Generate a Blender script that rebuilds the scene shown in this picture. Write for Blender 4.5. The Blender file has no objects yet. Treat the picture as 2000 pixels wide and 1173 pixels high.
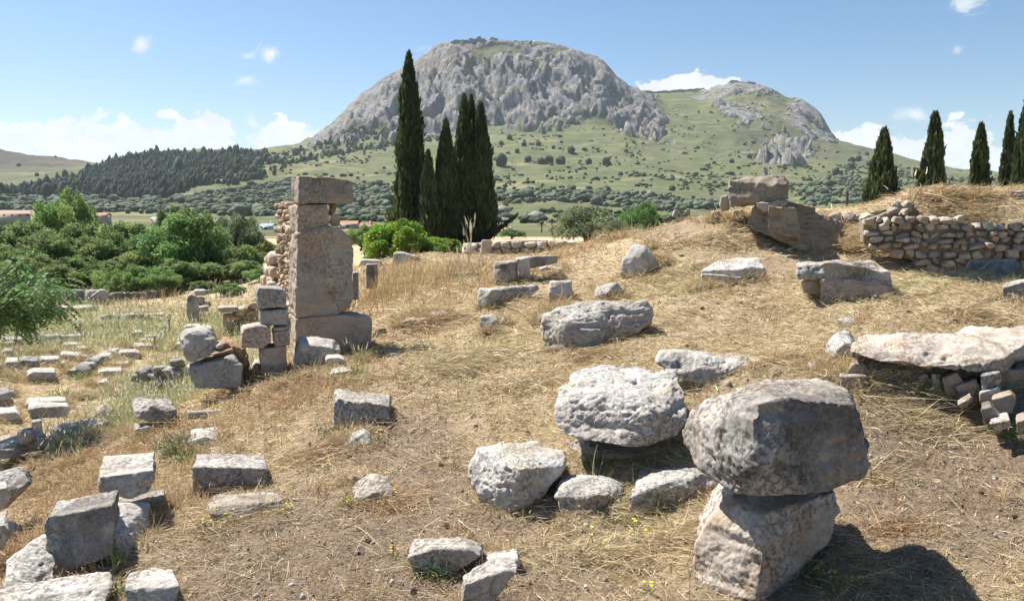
import bpy, bmesh, math, random
import numpy as np
from mathutils import Vector

scene = bpy.context.scene
COL = scene.collection
# ------------------------------------------------------------------ camera
F = 1556.0; CX = 1000.0; CY = 586.5; CAMZ = 2.2
PITCH = math.atan(155.3 / F)
cam_data = bpy.data.cameras.new("camera")
cam_data.sensor_width = 36.0; cam_data.sensor_fit = 'HORIZONTAL'
cam_data.lens = 36.0 * F / 2000.0
cam_data.clip_start = 0.05; cam_data.clip_end = 30000.0
cam = bpy.data.objects.new("camera", cam_data); COL.objects.link(cam)
cam.location = (0, 0, CAMZ); cam.rotation_euler = (math.pi / 2 - PITCH, 0, 0)
scene.camera = cam
# ------------------------------------------------------------------ light
SUN = Vector((-0.46, 0.34, 0.82)).normalized()       # towards the sun
sl = bpy.data.lights.new("sun", 'SUN'); sl.energy = 5.0; sl.angle = math.radians(0.55); sl.color = (1.0, 0.945, 0.865)
so = bpy.data.objects.new("sun", sl); COL.objects.link(so)
so.rotation_euler = SUN.to_track_quat('Z', 'Y').to_euler()
world = bpy.data.worlds.new("World"); scene.world = world; world.use_nodes = True
wt = world.node_tree; wt.nodes.clear()
def wn(t, **k):
    n = wt.nodes.new(t)
    for a, b in k.items(): setattr(n, a, b)
    return n
wout = wn('ShaderNodeOutputWorld'); sky = wn('ShaderNodeTexSky', sky_type='NISHITA')
sky.sun_disc = False; sky.sun_elevation = math.asin(SUN.z); sky.sun_rotation = math.atan2(SUN.x, SUN.y)
sky.air_density = 1.0; sky.dust_density = .7; sky.ozone_density = 2.2; sky.altitude = 100
bg = wn('ShaderNodeBackground'); bg.inputs['Strength'].default_value = 0.066
hs = wn('ShaderNodeHueSaturation'); hs.inputs['Saturation'].default_value = 1.22; hs.inputs['Value'].default_value = .93; wt.links.new(sky.outputs[0], hs.inputs['Color']); wt.links.new(hs.outputs[0], bg.inputs['Color'])
tc = wn('ShaderNodeTexCoord'); sep = wn('ShaderNodeSeparateXYZ'); wt.links.new(tc.outputs['Generated'], sep.inputs[0])
def wm(op, a, b=None, c=None):
    n = wn('ShaderNodeMath', operation=op)
    for i, v in enumerate((a, b, c)):
        if v is None: continue
        if isinstance(v, (int, float)): n.inputs[i].default_value = v
        else: wt.links.new(v, n.inputs[i])
    return n.outputs[0]
yy = wm('MAXIMUM', sep.outputs[1], 0.02)
pp = wm('DIVIDE', sep.outputs[0], yy); qq = wm('DIVIDE', sep.outputs[2], yy)
comb = wn('ShaderNodeCombineXYZ'); wt.links.new(pp, comb.inputs[0]); wt.links.new(qq, comb.inputs[1])
def wnoise(scale, detail, rough, dist=0.0, sx=1.0, sy=1.6):
    mp = wn('ShaderNodeMapping'); mp.inputs['Scale'].default_value = (sx, sy, 1)
    wt.links.new(comb.outputs[0], mp.inputs[0])
    n = wn('ShaderNodeTexNoise'); n.inputs['Scale'].default_value = scale; n.inputs['Detail'].default_value = detail
    n.inputs['Roughness'].default_value = rough; n.inputs['Distortion'].default_value = dist
    wt.links.new(mp.outputs[0], n.inputs['Vector']); return n.outputs[0]
def dirpq(u, v):
    a = PITCH + math.atan((v - CY) / F); s = (v - CY) / F
    return (u - CX) / F / (math.cos(PITCH) - s * math.sin(PITCH)), -math.tan(a)
# cumulus banks standing in fixed compass directions: centre, half width, half height (photo pixels only used to read the angles)
CLOUDS = [(60, 275, 170, 55), (215, 268, 90, 58), (390, 275, 95, 55), (300, 290, 200, 50), (120, 320, 260, 40), (350, 310, 260, 40),
          (550, 272, 80, 42), (600, 300, 120, 30), (330, 222, 24, 14), (1360, 168, 62, 44), (1310, 185, 60, 32), (1420, 172, 45, 24),
          (1690, 275, 75, 34), (1775, 305, 60, 26), (1880, 290, 75, 48), (1950, 310, 90, 40), (1730, 300, 120, 30),
          (-250, 260, 260, 70), (2300, 280, 300, 70), (-600, 300, 300, 80)]
WISPS = [(272, 85, 26, 26, .62), (528, 104, 30, 24, .7), (484, 110, 24, 15, .4), (478, 160, 26, 16, .42), (1880, 10, 46, 20, .55),
         (1868, 97, 18, 14, .4), (828, 95, 26, 14, .33), (1785, 225, 46, 16, .34), (495, 238, 16, 18, .4), (1890, 235, 50, 20, .35)]
def blobs(lst):
    acc = None
    for it in lst:
        u, v, a, b = it[:4]; k = it[4] if len(it) > 4 else 1.0
        p0, q0 = dirpq(u, v)
        dx = wm('MULTIPLY', wm('SUBTRACT', pp, p0), F / a); dy = wm('MULTIPLY', wm('SUBTRACT', qq, q0), F / b)
        d2 = wm('ADD', wm('MULTIPLY', dx, dx), wm('MULTIPLY', dy, dy))
        m = wm('MULTIPLY', wm('SUBTRACT', 1.0, wm('SQRT', d2)), k)
        acc = m if acc is None else wm('MAXIMUM', acc, m)
    return acc
def sstep(x, a, b):
    n = wn('ShaderNodeMapRange', interpolation_type='SMOOTHSTEP')
    wt.links.new(x, n.inputs[0]); n.inputs[1].default_value = a; n.inputs[2].default_value = b
    return n.outputs[0]
n1 = wnoise(11.0, 9, .60, .35); n2 = wnoise(30.0, 8, .62, .4)
nz = wm('ADD', wm('MULTIPLY', wm('SUBTRACT', n1, .5), 2.1), wm('MULTIPLY', wm('SUBTRACT', n2, .5), 1.9))
cm = wm('ADD', wm('MINIMUM', blobs(CLOUDS), .8), nz)
m1 = sstep(cm, 0.06, 0.22)
n3 = wnoise(14.0, 10, .68, 1.2, 1.0, 1.5)
m2 = wm('MULTIPLY', sstep(wm('ADD', blobs(WISPS), wm('MULTIPLY', wm('SUBTRACT', n3, .5), 2.4)), 0.1, .72), .92)
cmask = wm('MINIMUM', wm('MAXIMUM', m1, m2), .97)
# thin veil of high cloud low over the horizon
veil = wm('MULTIPLY', sstep(wm('MULTIPLY', qq, -1.0), -0.24, -0.0), .16)
hem = wm('GREATER_THAN', sep.outputs[1], 0.02)
cmask = wm('MULTIPLY', cmask, hem)
shade = sstep(wnoise(16.0, 8, .6, .2), .3, .75)
ccol = wn('ShaderNodeMix', data_type='RGBA'); wt.links.new(shade, ccol.inputs[0])
ccol.inputs[6].default_value = (.78, .84, .92, 1); ccol.inputs[7].default_value = (1.0, 1.0, 1.0, 1)
bgc = wn('ShaderNodeBackground'); wt.links.new(ccol.outputs[2], bgc.inputs['Color']); bgc.inputs['Strength'].default_value = .47
bgv = wn('ShaderNodeBackground'); bgv.inputs['Color'].default_value = (.70, .87, 1.0, 1); bgv.inputs['Strength'].default_value = .36
mxv = wn('ShaderNodeMixShader'); wt.links.new(veil, mxv.inputs[0]); wt.links.new(bg.outputs[0], mxv.inputs[1]); wt.links.new(bgv.outputs[0], mxv.inputs[2])
mx = wn('ShaderNodeMixShader'); wt.links.new(cmask, mx.inputs[0]); wt.links.new(mxv.outputs[0], mx.inputs[1]); wt.links.new(bgc.outputs[0], mx.inputs[2])
wt.links.new(mx.outputs[0], wout.inputs[0])
scene.view_settings.view_transform = 'Standard'; scene.view_settings.look = 'None'
scene.view_settings.exposure = 1.12; scene.view_settings.gamma = 1.0
scene.cycles.max_bounces = 6; scene.cycles.diffuse_bounces = 3; scene.cycles.transparent_max_bounces = 8
scene.cycles.volume_bounces = 1; scene.cycles.use_denoising = True

# ------------------------------------------------------------------ helpers
rng = np.random.default_rng(7); R = random.Random(5)
_perm = np.random.default_rng(3).permutation(4096).astype(np.int64)
_grad = np.random.default_rng(4).normal(size=(4096, 3)); _grad /= np.linalg.norm(_grad, axis=1)[:, None]
def noise3(P):
    P = np.asarray(P, dtype=np.float64); I = np.floor(P).astype(np.int64); f = P - I
    w = f * f * f * (f * (f * 6 - 15) + 10); out = 0
    for dx in (0, 1):
        for dy in (0, 1):
            for dz in (0, 1):
                h = _perm[(_perm[(_perm[(I[:, 0] + dx) & 4095] + I[:, 1] + dy) & 4095] + I[:, 2] + dz) & 4095]
                g = _grad[h]; d = f - np.array([dx, dy, dz])
                wt_ = (w[:, 0] if dx else 1 - w[:, 0]) * (w[:, 1] if dy else 1 - w[:, 1]) * (w[:, 2] if dz else 1 - w[:, 2])
                out = out + wt_ * (g * d).sum(1)
    return out * 1.6
def fbm(P, oct=4, gain=.5, lac=2.03, ridged=False):
    s = 0; a = 1.0; P = np.array(P, dtype=np.float64)
    for o in range(oct):
        n = noise3(P + o * 17.3)
        s = s + a * ((1 - 2 * np.abs(n)) if ridged else n); a *= gain; P = P * lac
    return s
def sst(x, a, b):
    t = np.clip((x - a) / (b - a), 0, 1); return t * t * (3 - 2 * t)
def tanv(v): return np.tan(PITCH + np.arctan((np.asarray(v, float) - CY) / F))
def xfac(v): s = (np.asarray(v, float) - CY) / F; return 1.0 / (math.cos(PITCH) - s * math.sin(PITCH))
def P3(u, v, Y): return np.array([(u - CX) / F * xfac(v) * Y, Y, CAMZ - Y * tanv(v)])
def props(o, label=None, cat=None, group=None, kind=None):
    if label: o['label'] = label
    if cat: o['category'] = cat
    if group: o['group'] = group
    if kind or label: o['kind'] = kind or 'thing'
    return o
def mesh_np(name, V, Fq, mats=(), smooth=False, midx=None, colors=None, cname='tint'):
    me = bpy.data.meshes.new(name); V = np.asarray(V, np.float32); Fq = np.asarray(Fq, np.int32)
    n, k = Fq.shape
    me.vertices.add(len(V)); me.vertices.foreach_set('co', V.ravel())
    me.loops.add(n * k); me.loops.foreach_set('vertex_index', Fq.ravel())
    me.polygons.add(n); me.polygons.foreach_set('loop_start', np.arange(0, n * k, k, dtype=np.int32))
    me.polygons.foreach_set('loop_total', np.full(n, k, np.int32))
    if midx is not None: me.polygons.foreach_set('material_index', np.asarray(midx, np.int32))
    if smooth: me.polygons.foreach_set('use_smooth', np.ones(n, bool))
    me.update(calc_edges=True)
    if colors is not None:
        at = me.color_attributes.new(cname, 'FLOAT_COLOR', 'POINT'); c = np.ones((len(V), 4), np.float32); c[:, :colors.shape[1]] = colors
        at.data.foreach_set('color', c.ravel())
    for m in (mats if isinstance(mats, (list, tuple)) else [mats]): me.materials.append(m)
    return me
def link(name, me, parent=None, loc=None):
    o = bpy.data.objects.new(name, me); COL.objects.link(o)
    if parent: o.parent = parent
    if loc is not None: o.location = loc
    return o
def grid_faces(nr, nc, flip=False):
    i = np.arange(nr - 1)[:, None] * nc + np.arange(nc - 1)[None, :]
    f = np.stack([i, i + 1, i + nc + 1, i + nc], -1).reshape(-1, 4)
    return f[:, ::-1] if flip else f

# ------------------------------------------------------------------ materials
def mat(name):
    m = bpy.data.materials.new(name); m.use_nodes = True; nt = m.node_tree; nt.nodes.clear()
    out = nt.nodes.new('ShaderNodeOutputMaterial'); return m, nt, out
class NB:
    def __init__(s, name): s.m, s.t, s.out = mat(name)
    def n(s, t, **k):
        x = s.t.nodes.new(t)
        for a, b in k.items(): setattr(x, a, b)
        return x
    def set(s, x, i, v):
        if v is None: return
        if hasattr(v, 'is_output'): s.t.links.new(v, x.inputs[i])
        elif isinstance(v, (tuple, list)) and len(v) == 3 and x.inputs[i].type == 'RGBA': x.inputs[i].default_value = (*v, 1)
        else: x.inputs[i].default_value = v
    def math(s, op, a, b=None, clamp=False):
        x = s.n('ShaderNodeMath', operation=op); x.use_clamp = clamp; s.set(x, 0, a); s.set(x, 1, b); return x.outputs[0]
    def mix(s, f, a, b, mode='MIX'):
        x = s.n('ShaderNodeMix', data_type='RGBA', blend_type=mode); s.set(x, 0, f); s.set(x, 6, a); s.set(x, 7, b); return x.outputs[2]
    def map(s, x, a, b, c=0., d=1., sm=True):
        y = s.n('ShaderNodeMapRange', interpolation_type='SMOOTHSTEP' if sm else 'LINEAR')
        s.set(y, 0, x); s.set(y, 1, a); s.set(y, 2, b); s.set(y, 3, c); s.set(y, 4, d); return y.outputs[0]
    def coord(s, scale=(1, 1, 1), kind='Object', rnd=False):
        tcn = s.n('ShaderNodeTexCoord'); v = tcn.outputs[kind]
        if rnd:
            oi = s.n('ShaderNodeObjectInfo'); mm = s.n('ShaderNodeVectorMath', operation='ADD')
            cb = s.n('ShaderNodeCombineXYZ'); k = s.math('MULTIPLY', oi.outputs['Random'], 57.0)
            for i in range(3): s.set(cb, i, k)
            s.set(mm, 0, v); s.set(mm, 1, cb.outputs[0]); v = mm.outputs[0]
        if scale != (1, 1, 1):
            mp = s.n('ShaderNodeMapping'); s.set(mp, 0, v); mp.inputs['Scale'].default_value = scale; v = mp.outputs[0]
        return v
    def noise(s, v, scale, detail=6, rough=.6, dist=0.):
        x = s.n('ShaderNodeTexNoise'); s.set(x, 'Vector', v); s.set(x, 'Scale', float(scale)); s.set(x, 'Detail', float(detail)); s.set(x, 'Roughness', rough); s.set(x, 'Distortion', dist)
        return x.outputs[0]
    def voro(s, v, scale, feature='F1'):
        x = s.n('ShaderNodeTexVoronoi', feature=feature); s.set(x, 'Vector', v); s.set(x, 'Scale', float(scale)); return x.outputs
    def bsdf(s, color, rough=.9, bump=None, bstr=.5, bdist=.02, spec=.2, trans=None):
        p = s.n('ShaderNodeBsdfPrincipled'); s.set(p, 'Base Color', color); s.set(p, 'Roughness', rough); s.set(p, 'Specular IOR Level', spec)
        if bump is not None:
            b = s.n('ShaderNodeBump'); s.set(b, 'Height', bump); s.set(b, 'Strength', bstr); s.set(b, 'Distance', bdist); s.t.links.new(b.outputs[0], p.inputs['Normal'])
        o = p.outputs[0]
        if trans:
            tr = s.n('ShaderNodeBsdfTranslucent'); s.set(tr, 'Color', color); ms = s.n('ShaderNodeMixShader'); s.set(ms, 0, trans)
            s.t.links.new(o, ms.inputs[1]); s.t.links.new(tr.outputs[0], ms.inputs[2]); o = ms.outputs[0]
        s.t.links.new(o, s.out.inputs[0]); return s.m
    def attr(s, name):
        a = s.n('ShaderNodeAttribute'); a.attribute_name = name; return a.outputs['Color']
    def geo(s, k): return s.n('ShaderNodeNewGeometry').outputs[k]

def stone_mat(name, light, mid, dark, darkamt=.5, warm=None, orange=0., spots=.4, speck=.5, tinted=False):
    b = NB(name); v = b.coord(rnd=True); rnd = b.n('ShaderNodeObjectInfo').outputs['Random']
    big = b.noise(v, 1.3, 6, .62, .5); med = b.noise(v, 5, 9, .72, .5); fine = b.noise(v, 34, 7, .75)
    c = b.mix(b.map(big, .34, .66), mid, light)
    c = b.mix(b.math('MULTIPLY', b.map(fine, .38, .62), .30), c, tuple(x * .66 for x in mid))
    c = b.mix(b.math('MULTIPLY', b.map(med, .5, .72), .5), c, tuple(x * .8 for x in mid))
    if warm:
        wn_ = b.noise(v, 1.9, 5, .65); c = b.mix(b.map(wn_, .47, .64, 0, .8), c, warm)
    # crust: large ragged patches, heavier on some stones than on others
    thr = b.math('ADD', b.math('MULTIPLY', rnd, -.05), .645 - .13 * darkamt); crust = b.noise(v, 1.25, 12, .70, .9)
    dk = b.math('MULTIPLY', b.math('MULTIPLY', b.math('SUBTRACT', crust, thr), 9., True), b.map(fine, .3, .6, .55, 1.))
    c = b.mix(b.math('MULTIPLY', dk, .78), c, dark)
    vo = b.voro(v, 19); lich = b.math('MULTIPLY', b.map(vo[0], .12, .24, 1., 0.), b.map(b.noise(v, 3.5, 4, .6), .52, .62))
    c = b.mix(b.math('MULTIPLY', lich, spots), c, (.50, .50, .46))
    if orange > 0:
        nz_ = b.n('ShaderNodeSeparateXYZ'); b.set(nz_, 0, b.geo('Normal'))
        om = b.math('MULTIPLY', b.map(nz_.outputs[2], .45, .8), b.math('MULTIPLY', b.map(b.noise(v, 13, 7, .75), .62 - orange * .14, .68 - orange * .12), b.map(b.noise(v, 2.2, 3, .5), .5 - orange * .2, .56 - orange * .1)))
        c = b.mix(om, c, (.50, .27, .07))
    pmask = b.map(b.noise(v, 1.7, 4, .6), .44, .58); pit = b.math('MAXIMUM', b.map(b.noise(v, 27, 7, .8), .36, .50), b.map(pmask, 0, 1, .85, 0., False))
    mpb = b.n('ShaderNodeMapping'); b.set(mpb, 0, v); mpb.inputs['Scale'].default_value = (.7, .7, 7.); band = b.noise(mpb.outputs[0], 1.6, 6, .65, .4)
    c = b.mix(b.map(band, .52, .66, 0, .30), c, tuple(x * .62 for x in mid)); crack = b.voro(b.n('ShaderNodeMapping').outputs[0] if False else v, 2.6, 'DISTANCE_TO_EDGE')
    ck = b.map(b.math('ADD', crack[0], b.math('MULTIPLY', b.math('SUBTRACT', med, .5), .16)), .0, .022)
    h = b.math('ADD', b.math('MULTIPLY', fine, .5), b.math('MULTIPLY', pit, .55)); h = b.math('ADD', h, b.math('MULTIPLY', med, .9)); h = b.math('ADD', h, b.math('MULTIPLY', ck, .06))
    c = b.mix(b.map(pit, 0, .5, speck * .62, 0.), c, tuple(x * .42 for x in mid)); c = b.mix(b.math('MULTIPLY', b.map(ck, 0, 1, .5, 0.), b.map(b.noise(v, 1.1, 2, .5), .56, .64)), c, dark)
    c = b.mix(b.math('MULTIPLY', b.math('FRACT', b.math('MULTIPLY', rnd, 7.3)), .28), c, tuple(x * .72 for x in mid))
    if tinted: c = b.mix(1.0, c, b.attr('tint'), 'MULTIPLY')
    return b.bsdf(c, .93, h, 1.0, .020)
GREY = stone_mat('grey limestone', (.60, .57, .52), (.43, .40, .36), (.085, .08, .075), .42, warm=(.36, .30, .235))
PALE = stone_mat('pale limestone', (.66, .63, .58), (.49, .46, .415), (.12, .11, .10), .25, warm=(.42, .36, .29))
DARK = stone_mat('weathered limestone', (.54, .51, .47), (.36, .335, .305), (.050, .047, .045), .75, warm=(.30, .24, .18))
DARKO = stone_mat('lichened limestone', (.64, .61, .57), (.38, .355, .325), (.045, .042, .04), 1.15, warm=(.36, .30, .24), orange=.3, spots=.75)
WARM = stone_mat('warm poros stone', (.60, .50, .40), (.47, .38, .295), (.10, .085, .07), .45, warm=(.42, .29, .20))
WARMO = stone_mat('warm poros stone with lichen', (.46, .40, .33), (.34, .29, .24), (.06, .055, .05), .6, warm=(.32, .25, .18), orange=1.0)
RED = stone_mat('reddish mortar rubble', (.44, .30, .21), (.33, .20, .13), (.14, .09, .06), .3, warm=(.40, .22, .13))
PINK = stone_mat('pinkish conglomerate', (.62, .56, .495), (.48, .415, .35), (.13, .10, .08), .35, warm=(.42, .30, .21))
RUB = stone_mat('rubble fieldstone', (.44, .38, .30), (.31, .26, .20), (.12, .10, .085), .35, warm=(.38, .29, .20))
WU = stone_mat('wall fieldstone', (.64, .56, .46), (.50, .43, .345), (.20, .17, .14), .2, warm=(.56, .44, .33), tinted=True)
WW = stone_mat('wall poros rubble', (.66, .54, .41), (.52, .40, .29), (.2, .16, .12), .2, warm=(.58, .40, .26), tinted=True)
WD = stone_mat('wall dark stone', (.32, .28, .24), (.20, .17, .15), (.06, .05, .045), .4, tinted=True)
WG = stone_mat('wall grey stone', (.46, .44, .41), (.34, .32, .30), (.10, .09, .085), .3, tinted=True)
MATS = dict(wU=WU, wW=WW, wD=WD, wG=WG, wK=WU, G=GREY, P=PALE, D=DARK, O=DARKO, W=WARM, L=WARMO, R=RED, K=PINK, U=RUB)

def leaf_mat(name, trans=.42, rough=.6):
    b = NB(name); c = b.attr('tint'); oi = b.n('ShaderNodeObjectInfo')
    c = b.mix(b.map(oi.outputs['Random'], 0, 1, 0, .25, False), c, (.05, .075, .02))
    return b.bsdf(c, rough, spec=.25, trans=trans)
LEAF = leaf_mat('foliage'); STRAW = leaf_mat('dry grass blades', .25, .7)
b_ = NB('bark'); v_ = b_.coord((1, 1, .25)); BARK = b_.bsdf(b_.mix(b_.noise(v_, 18, 6, .7), (.07, .052, .04), (.22, .18, .14)), .95, b_.noise(v_, 25, 5, .7), .8, .02)

# ------------------------------------------------------------------ terrain heights
CTRL = [  # (photo column, depth, photo row or None, height)
 (-400,1.5,None,-.15),(200,1.5,None,0),(1000,1.5,None,0),(1800,1.5,None,.05),(2600,1.5,None,.15),
 (-500,4.5,None,-.6),(0,4.6,None,-.30),(220,4.6,None,-.14),(500,4.5,None,-.02),(1000,4.4,None,0),(1500,4.4,None,.02),(2000,4.5,None,.12),(2500,4.6,None,.3),
 (-400,6,None,-1.1),(0,6,None,-.52),(150,6,None,-.30),(300,6,None,-.13),(600,6,None,0),(1000,6,None,.08),(1300,6,None,.2),(1600,5.8,None,.26),(2000,6,None,.38),(2500,6,None,.6),
 (-200,8,None,-1.35),(0,8,None,-1.02),(150,8,None,-.72),(300,8,None,-.36),(450,8,None,-.16),(600,8,None,0),(900,8,None,.13),(1150,7.5,None,.38),(1480,7.4,735,0),
 (1700,6.9,760,0),(1900,6.9,800,0),(2200,6.9,None,.62),(1700,8.3,None,1.05),(1900,8.3,None,1.13),(2200,8.4,None,1.25),
 (-100,10,None,-1.5),(60,10,None,-1.18),(300,10,None,-.52),(450,10,None,-.22),(600,10,None,.08),(800,10,None,.28),(1000,10,None,.47),(1200,9.6,688,0),(1500,10,640,0),(1750,10.5,None,1.08),(2050,10.5,None,1.12),(2400,10.5,None,1.3),
 (-200,13,None,-1.65),(0,13,None,-1.55),(200,12,None,-1.12),(350,12,None,-.66),(450,12,None,-.3),(560,12,None,-.05),(700,12.5,None,.17),(850,12.5,None,.42),(1000,13.5,None,.70),(1250,14,None,1.0),(1450,13.2,556,0),(1700,13.5,545,0),(2000,13,None,1.2),(2400,13,None,1.5),
 (-200,16,None,-1.65),(100,16,None,-1.6),(300,16,None,-1.45),(450,15,None,-.95),(540,15,None,-.5),(700,16,None,.45),(900,16.5,565,0),(1050,17,550,0),(1250,16.5,540,0),(1480,17,487,0),(1600,17.2,490,0),(1720,17.3,492,0),(1850,16.8,512,0),(2050,16.5,520,0),(2400,16.5,None,1.6),
 (1340,20,428,0),(1450,19.6,412,0),(1600,20,None,2.45),(1700,19.3,402,0),(1800,18.6,392,0),(1900,18.8,384,0),(2000,19,378,0),(2200,19.2,None,3.0),
 (-200,21,None,-1.65),(100,21,None,-1.62),(300,22,None,-1.6),(450,22,None,-1.25),(560,20,None,-.8),(700,21,None,.45),(850,22,None,.82),(1000,22,520,0),(1150,22,480,0),(1230,22,462,0),
 (-200,30,None,-1.65),(100,30,None,-1.62),(350,30,None,-1.5),(500,30,None,-1.1),(650,30,None,.1),(800,28,500,0),(1000,30,503,0),(1150,30,485,0),(1250,30,465,0),(1340,30,None,1.7),(1450,30,None,2.3),(1700,28,None,2.6),(2000,28,None,2.9),(2300,28,None,3.0),
 (-200,45,None,-1.5),(200,45,None,-1.35),(500,45,None,-.6),(700,45,None,.3),(900,45,None,.6),(1150,45,None,.9),(1400,45,None,1.2),(1700,45,None,1.4),(2100,45,None,1.5),
 (1450,22,None,2.38),(1600,22,None,2.40),(1700,22,None,2.45),(1850,22,None,2.66),(2000,22,None,2.78),(2200,22,None,2.9),(1450,25,None,2.36),(1600,25,None,2.40),(1850,25,None,2.6),(2000,25,None,2.7),(1300,22,None,2.0),(1850,15,None,1.2),(2000,15,None,1.18),
 (-600,16,None,-1.7),(-600,30,None,-1.65),(-600,45,None,-1.5),(2600,20,None,3.0),(2600,35,None,2.8),
]
Cu = np.array([c[0] for c in CTRL], float); Cy_ = np.array([c[1] for c in CTRL], float)
Cz = np.array([(CAMZ - c[1] * tanv(c[2])) if c[2] is not None else c[3] for c in CTRL], float)
def tps_coord(u, Y): return np.stack([u / 420.0, np.log(Y) * 2.6], -1)
CP = tps_coord(Cu, Cy_); dd = ((CP[:, None] - CP[None]) ** 2).sum(-1)
def phi(d2): return np.sqrt(d2 + .04)
Amat = phi(dd) ; Wt = np.linalg.solve(Amat - 1e-3 * np.eye(len(CP)), Cz - Cz.mean())
def az_u(x, y): return CX + F * x / np.sqrt(np.maximum(y, 0) ** 2 + .8)
def z_near(x, y):
    x = np.atleast_1d(np.asarray(x, float)); y = np.atleast_1d(np.asarray(y, float))
    u = np.clip(az_u(x, y), -600, 2600); Y = np.clip(y, 1.5, 60); out = np.empty(len(x))
    for i in range(0, len(x), 20000):
        q = tps_coord(u[i:i + 20000], Y[i:i + 20000]); d = ((q[:, None] - CP[None]) ** 2).sum(-1); out[i:i + 20000] = phi(d) @ Wt
    return out + Cz.mean()
HU = [-900,-200,0,100,215,300,400,500,590,625,660,700,750,800,850,885,930,1000,1060,1100,1150,1180,1200,1225,1250,1300,1350,1430,1490,1530,1560,1590,1605,1620,1700,1770,1850,2000,2400,2900]
SK = {  # photo row of the hill surface at each depth
 90:[463]*40, 250:[448]*40,
 400:[435]*40,
 600:[416,416,415,415,415,415,414,414,414,415,416,417,418,420,420,420,421,422,422,422,422,422,422,422,422,422,422,423,423,424,424,424,424,424,425,426,428,430,430,430],
 900:[400,396,394,394,393,392,390,388,385,383,382,380,378,375,374,373,372,370,370,370,370,370,370,370,370,372,374,376,378,379,379,380,380,381,385,388,392,396,400,400],
 1200:[385,375,370,366,350,340,335,335,335,335,335,335,335,335,333,332,331,330,330,330,330,330,330,331,332,335,338,341,343,344,345,345,345,346,350,355,360,368,380,380],
 1500:[360,350,345,338,321,301,298,299,303,305,303,300,300,300,298,295,290,285,282,281,280,281,282,285,290,298,302,308,311,313,314,315,315,316,322,330,338,352,365,365],
 1750:[330,322,318,317,324,303,297,292,290,285,279,273,268,265,261,258,251,246,243,241,240,243,248,256,265,275,272,268,275,282,286,290,290,292,305,320,334,348,360,360],
 2000:[305,293,291,306,327,306,300,293,288,263,235,196,158,128,94,80,76,80,85,94,110,123,149,170,186,215,222,215,221,230,240,262,270,274,296,313,332,347,360,360],
 2300:[310,300,296,310,330,312,306,298,294,280,260,220,180,150,110,100,95,96,100,105,120,135,160,172,182,184,181,160,169,192,196,216,240,268,298,316,334,349,362,362],
 2900:[380]*40, 4200:[425]*40}
KY = np.array(sorted(SK)); ug = np.arange(-900, 2901, 5.0)
HZ = []
for Yk in KY:
    vv = np.interp(ug, HU, SK[Yk]); ker = np.exp(-np.linspace(-2, 2, 9) ** 2); ker /= ker.sum()
    vv = np.convolve(np.pad(vv, 4, 'edge'), ker, 'valid'); HZ.append(CAMZ - Yk * tanv(vv))
HZ = np.array(HZ)
def z_far(u, Y):
    u = np.clip(u, -900, 2900); fu = (u + 900) / 5; i = np.clip(fu.astype(int), 0, len(ug) - 2); fu = fu - i
    Yc = np.clip(Y, KY[0], KY[-1]); j = np.clip(np.searchsorted(KY, Yc, 'right') - 1, 0, len(KY) - 2)
    t = (Yc - KY[j]) / (KY[j + 1] - KY[j]); t = np.where((j >= 2), t, t)
    a = HZ[j, i] * (1 - fu) + HZ[j, i + 1] * fu; b = HZ[j + 1, i] * (1 - fu) + HZ[j + 1, i + 1] * fu
    return a * (1 - t) + b * t
BUMPS = []
def bump_z(x, y):
    o = np.zeros(len(x))
    for (bx, by, rx, ry, h) in BUMPS:
        k = (np.abs(x - bx) < rx * 2.2) & (np.abs(y - by) < ry * 2.2)
        if k.any(): d = np.hypot((x[k] - bx) / rx, (y[k] - by) / ry); o[k] = np.maximum(o[k], h * (1 - sst(d, .8, 1.75)))
    return o
def ground_z(x, y):
    x = np.atleast_1d(np.asarray(x, float)); y = np.atleast_1d(np.asarray(y, float))
    t = sst(y, 48, 88); zn = z_near(x, y)
    P = np.stack([x, y, 0 * x], -1)
    amp = np.clip(y / 9.0, .35, 1.6)
    zn = zn + fbm(P * .55, 3) * .05 * amp + fbm(P * 2.3 + 9, 3) * .022
    zn = zn + bump_z(x, y)
    if (t > 0).any(): zn = zn * (1 - t) + z_far(CX + F * x / np.maximum(y, 1), np.maximum(y, 90)) * t
    return zn
_gy = np.exp(np.linspace(math.log(2.6), math.log(88), 900))
def hit(u, v, y0=2.6):
    """where the ray of a photo point meets the ground"""
    p = P3(u, v, _gy[:, None]) if False else np.stack([(u - CX) / F * xfac(v) * _gy, _gy, CAMZ - _gy * tanv(v)], -1)
    d = p[:, 2] - ground_z(p[:, 0], p[:, 1]); k = np.where((d <= 0) & (_gy >= y0))[0]
    return float(_gy[k[0]]) if len(k) else 60.0
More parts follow.
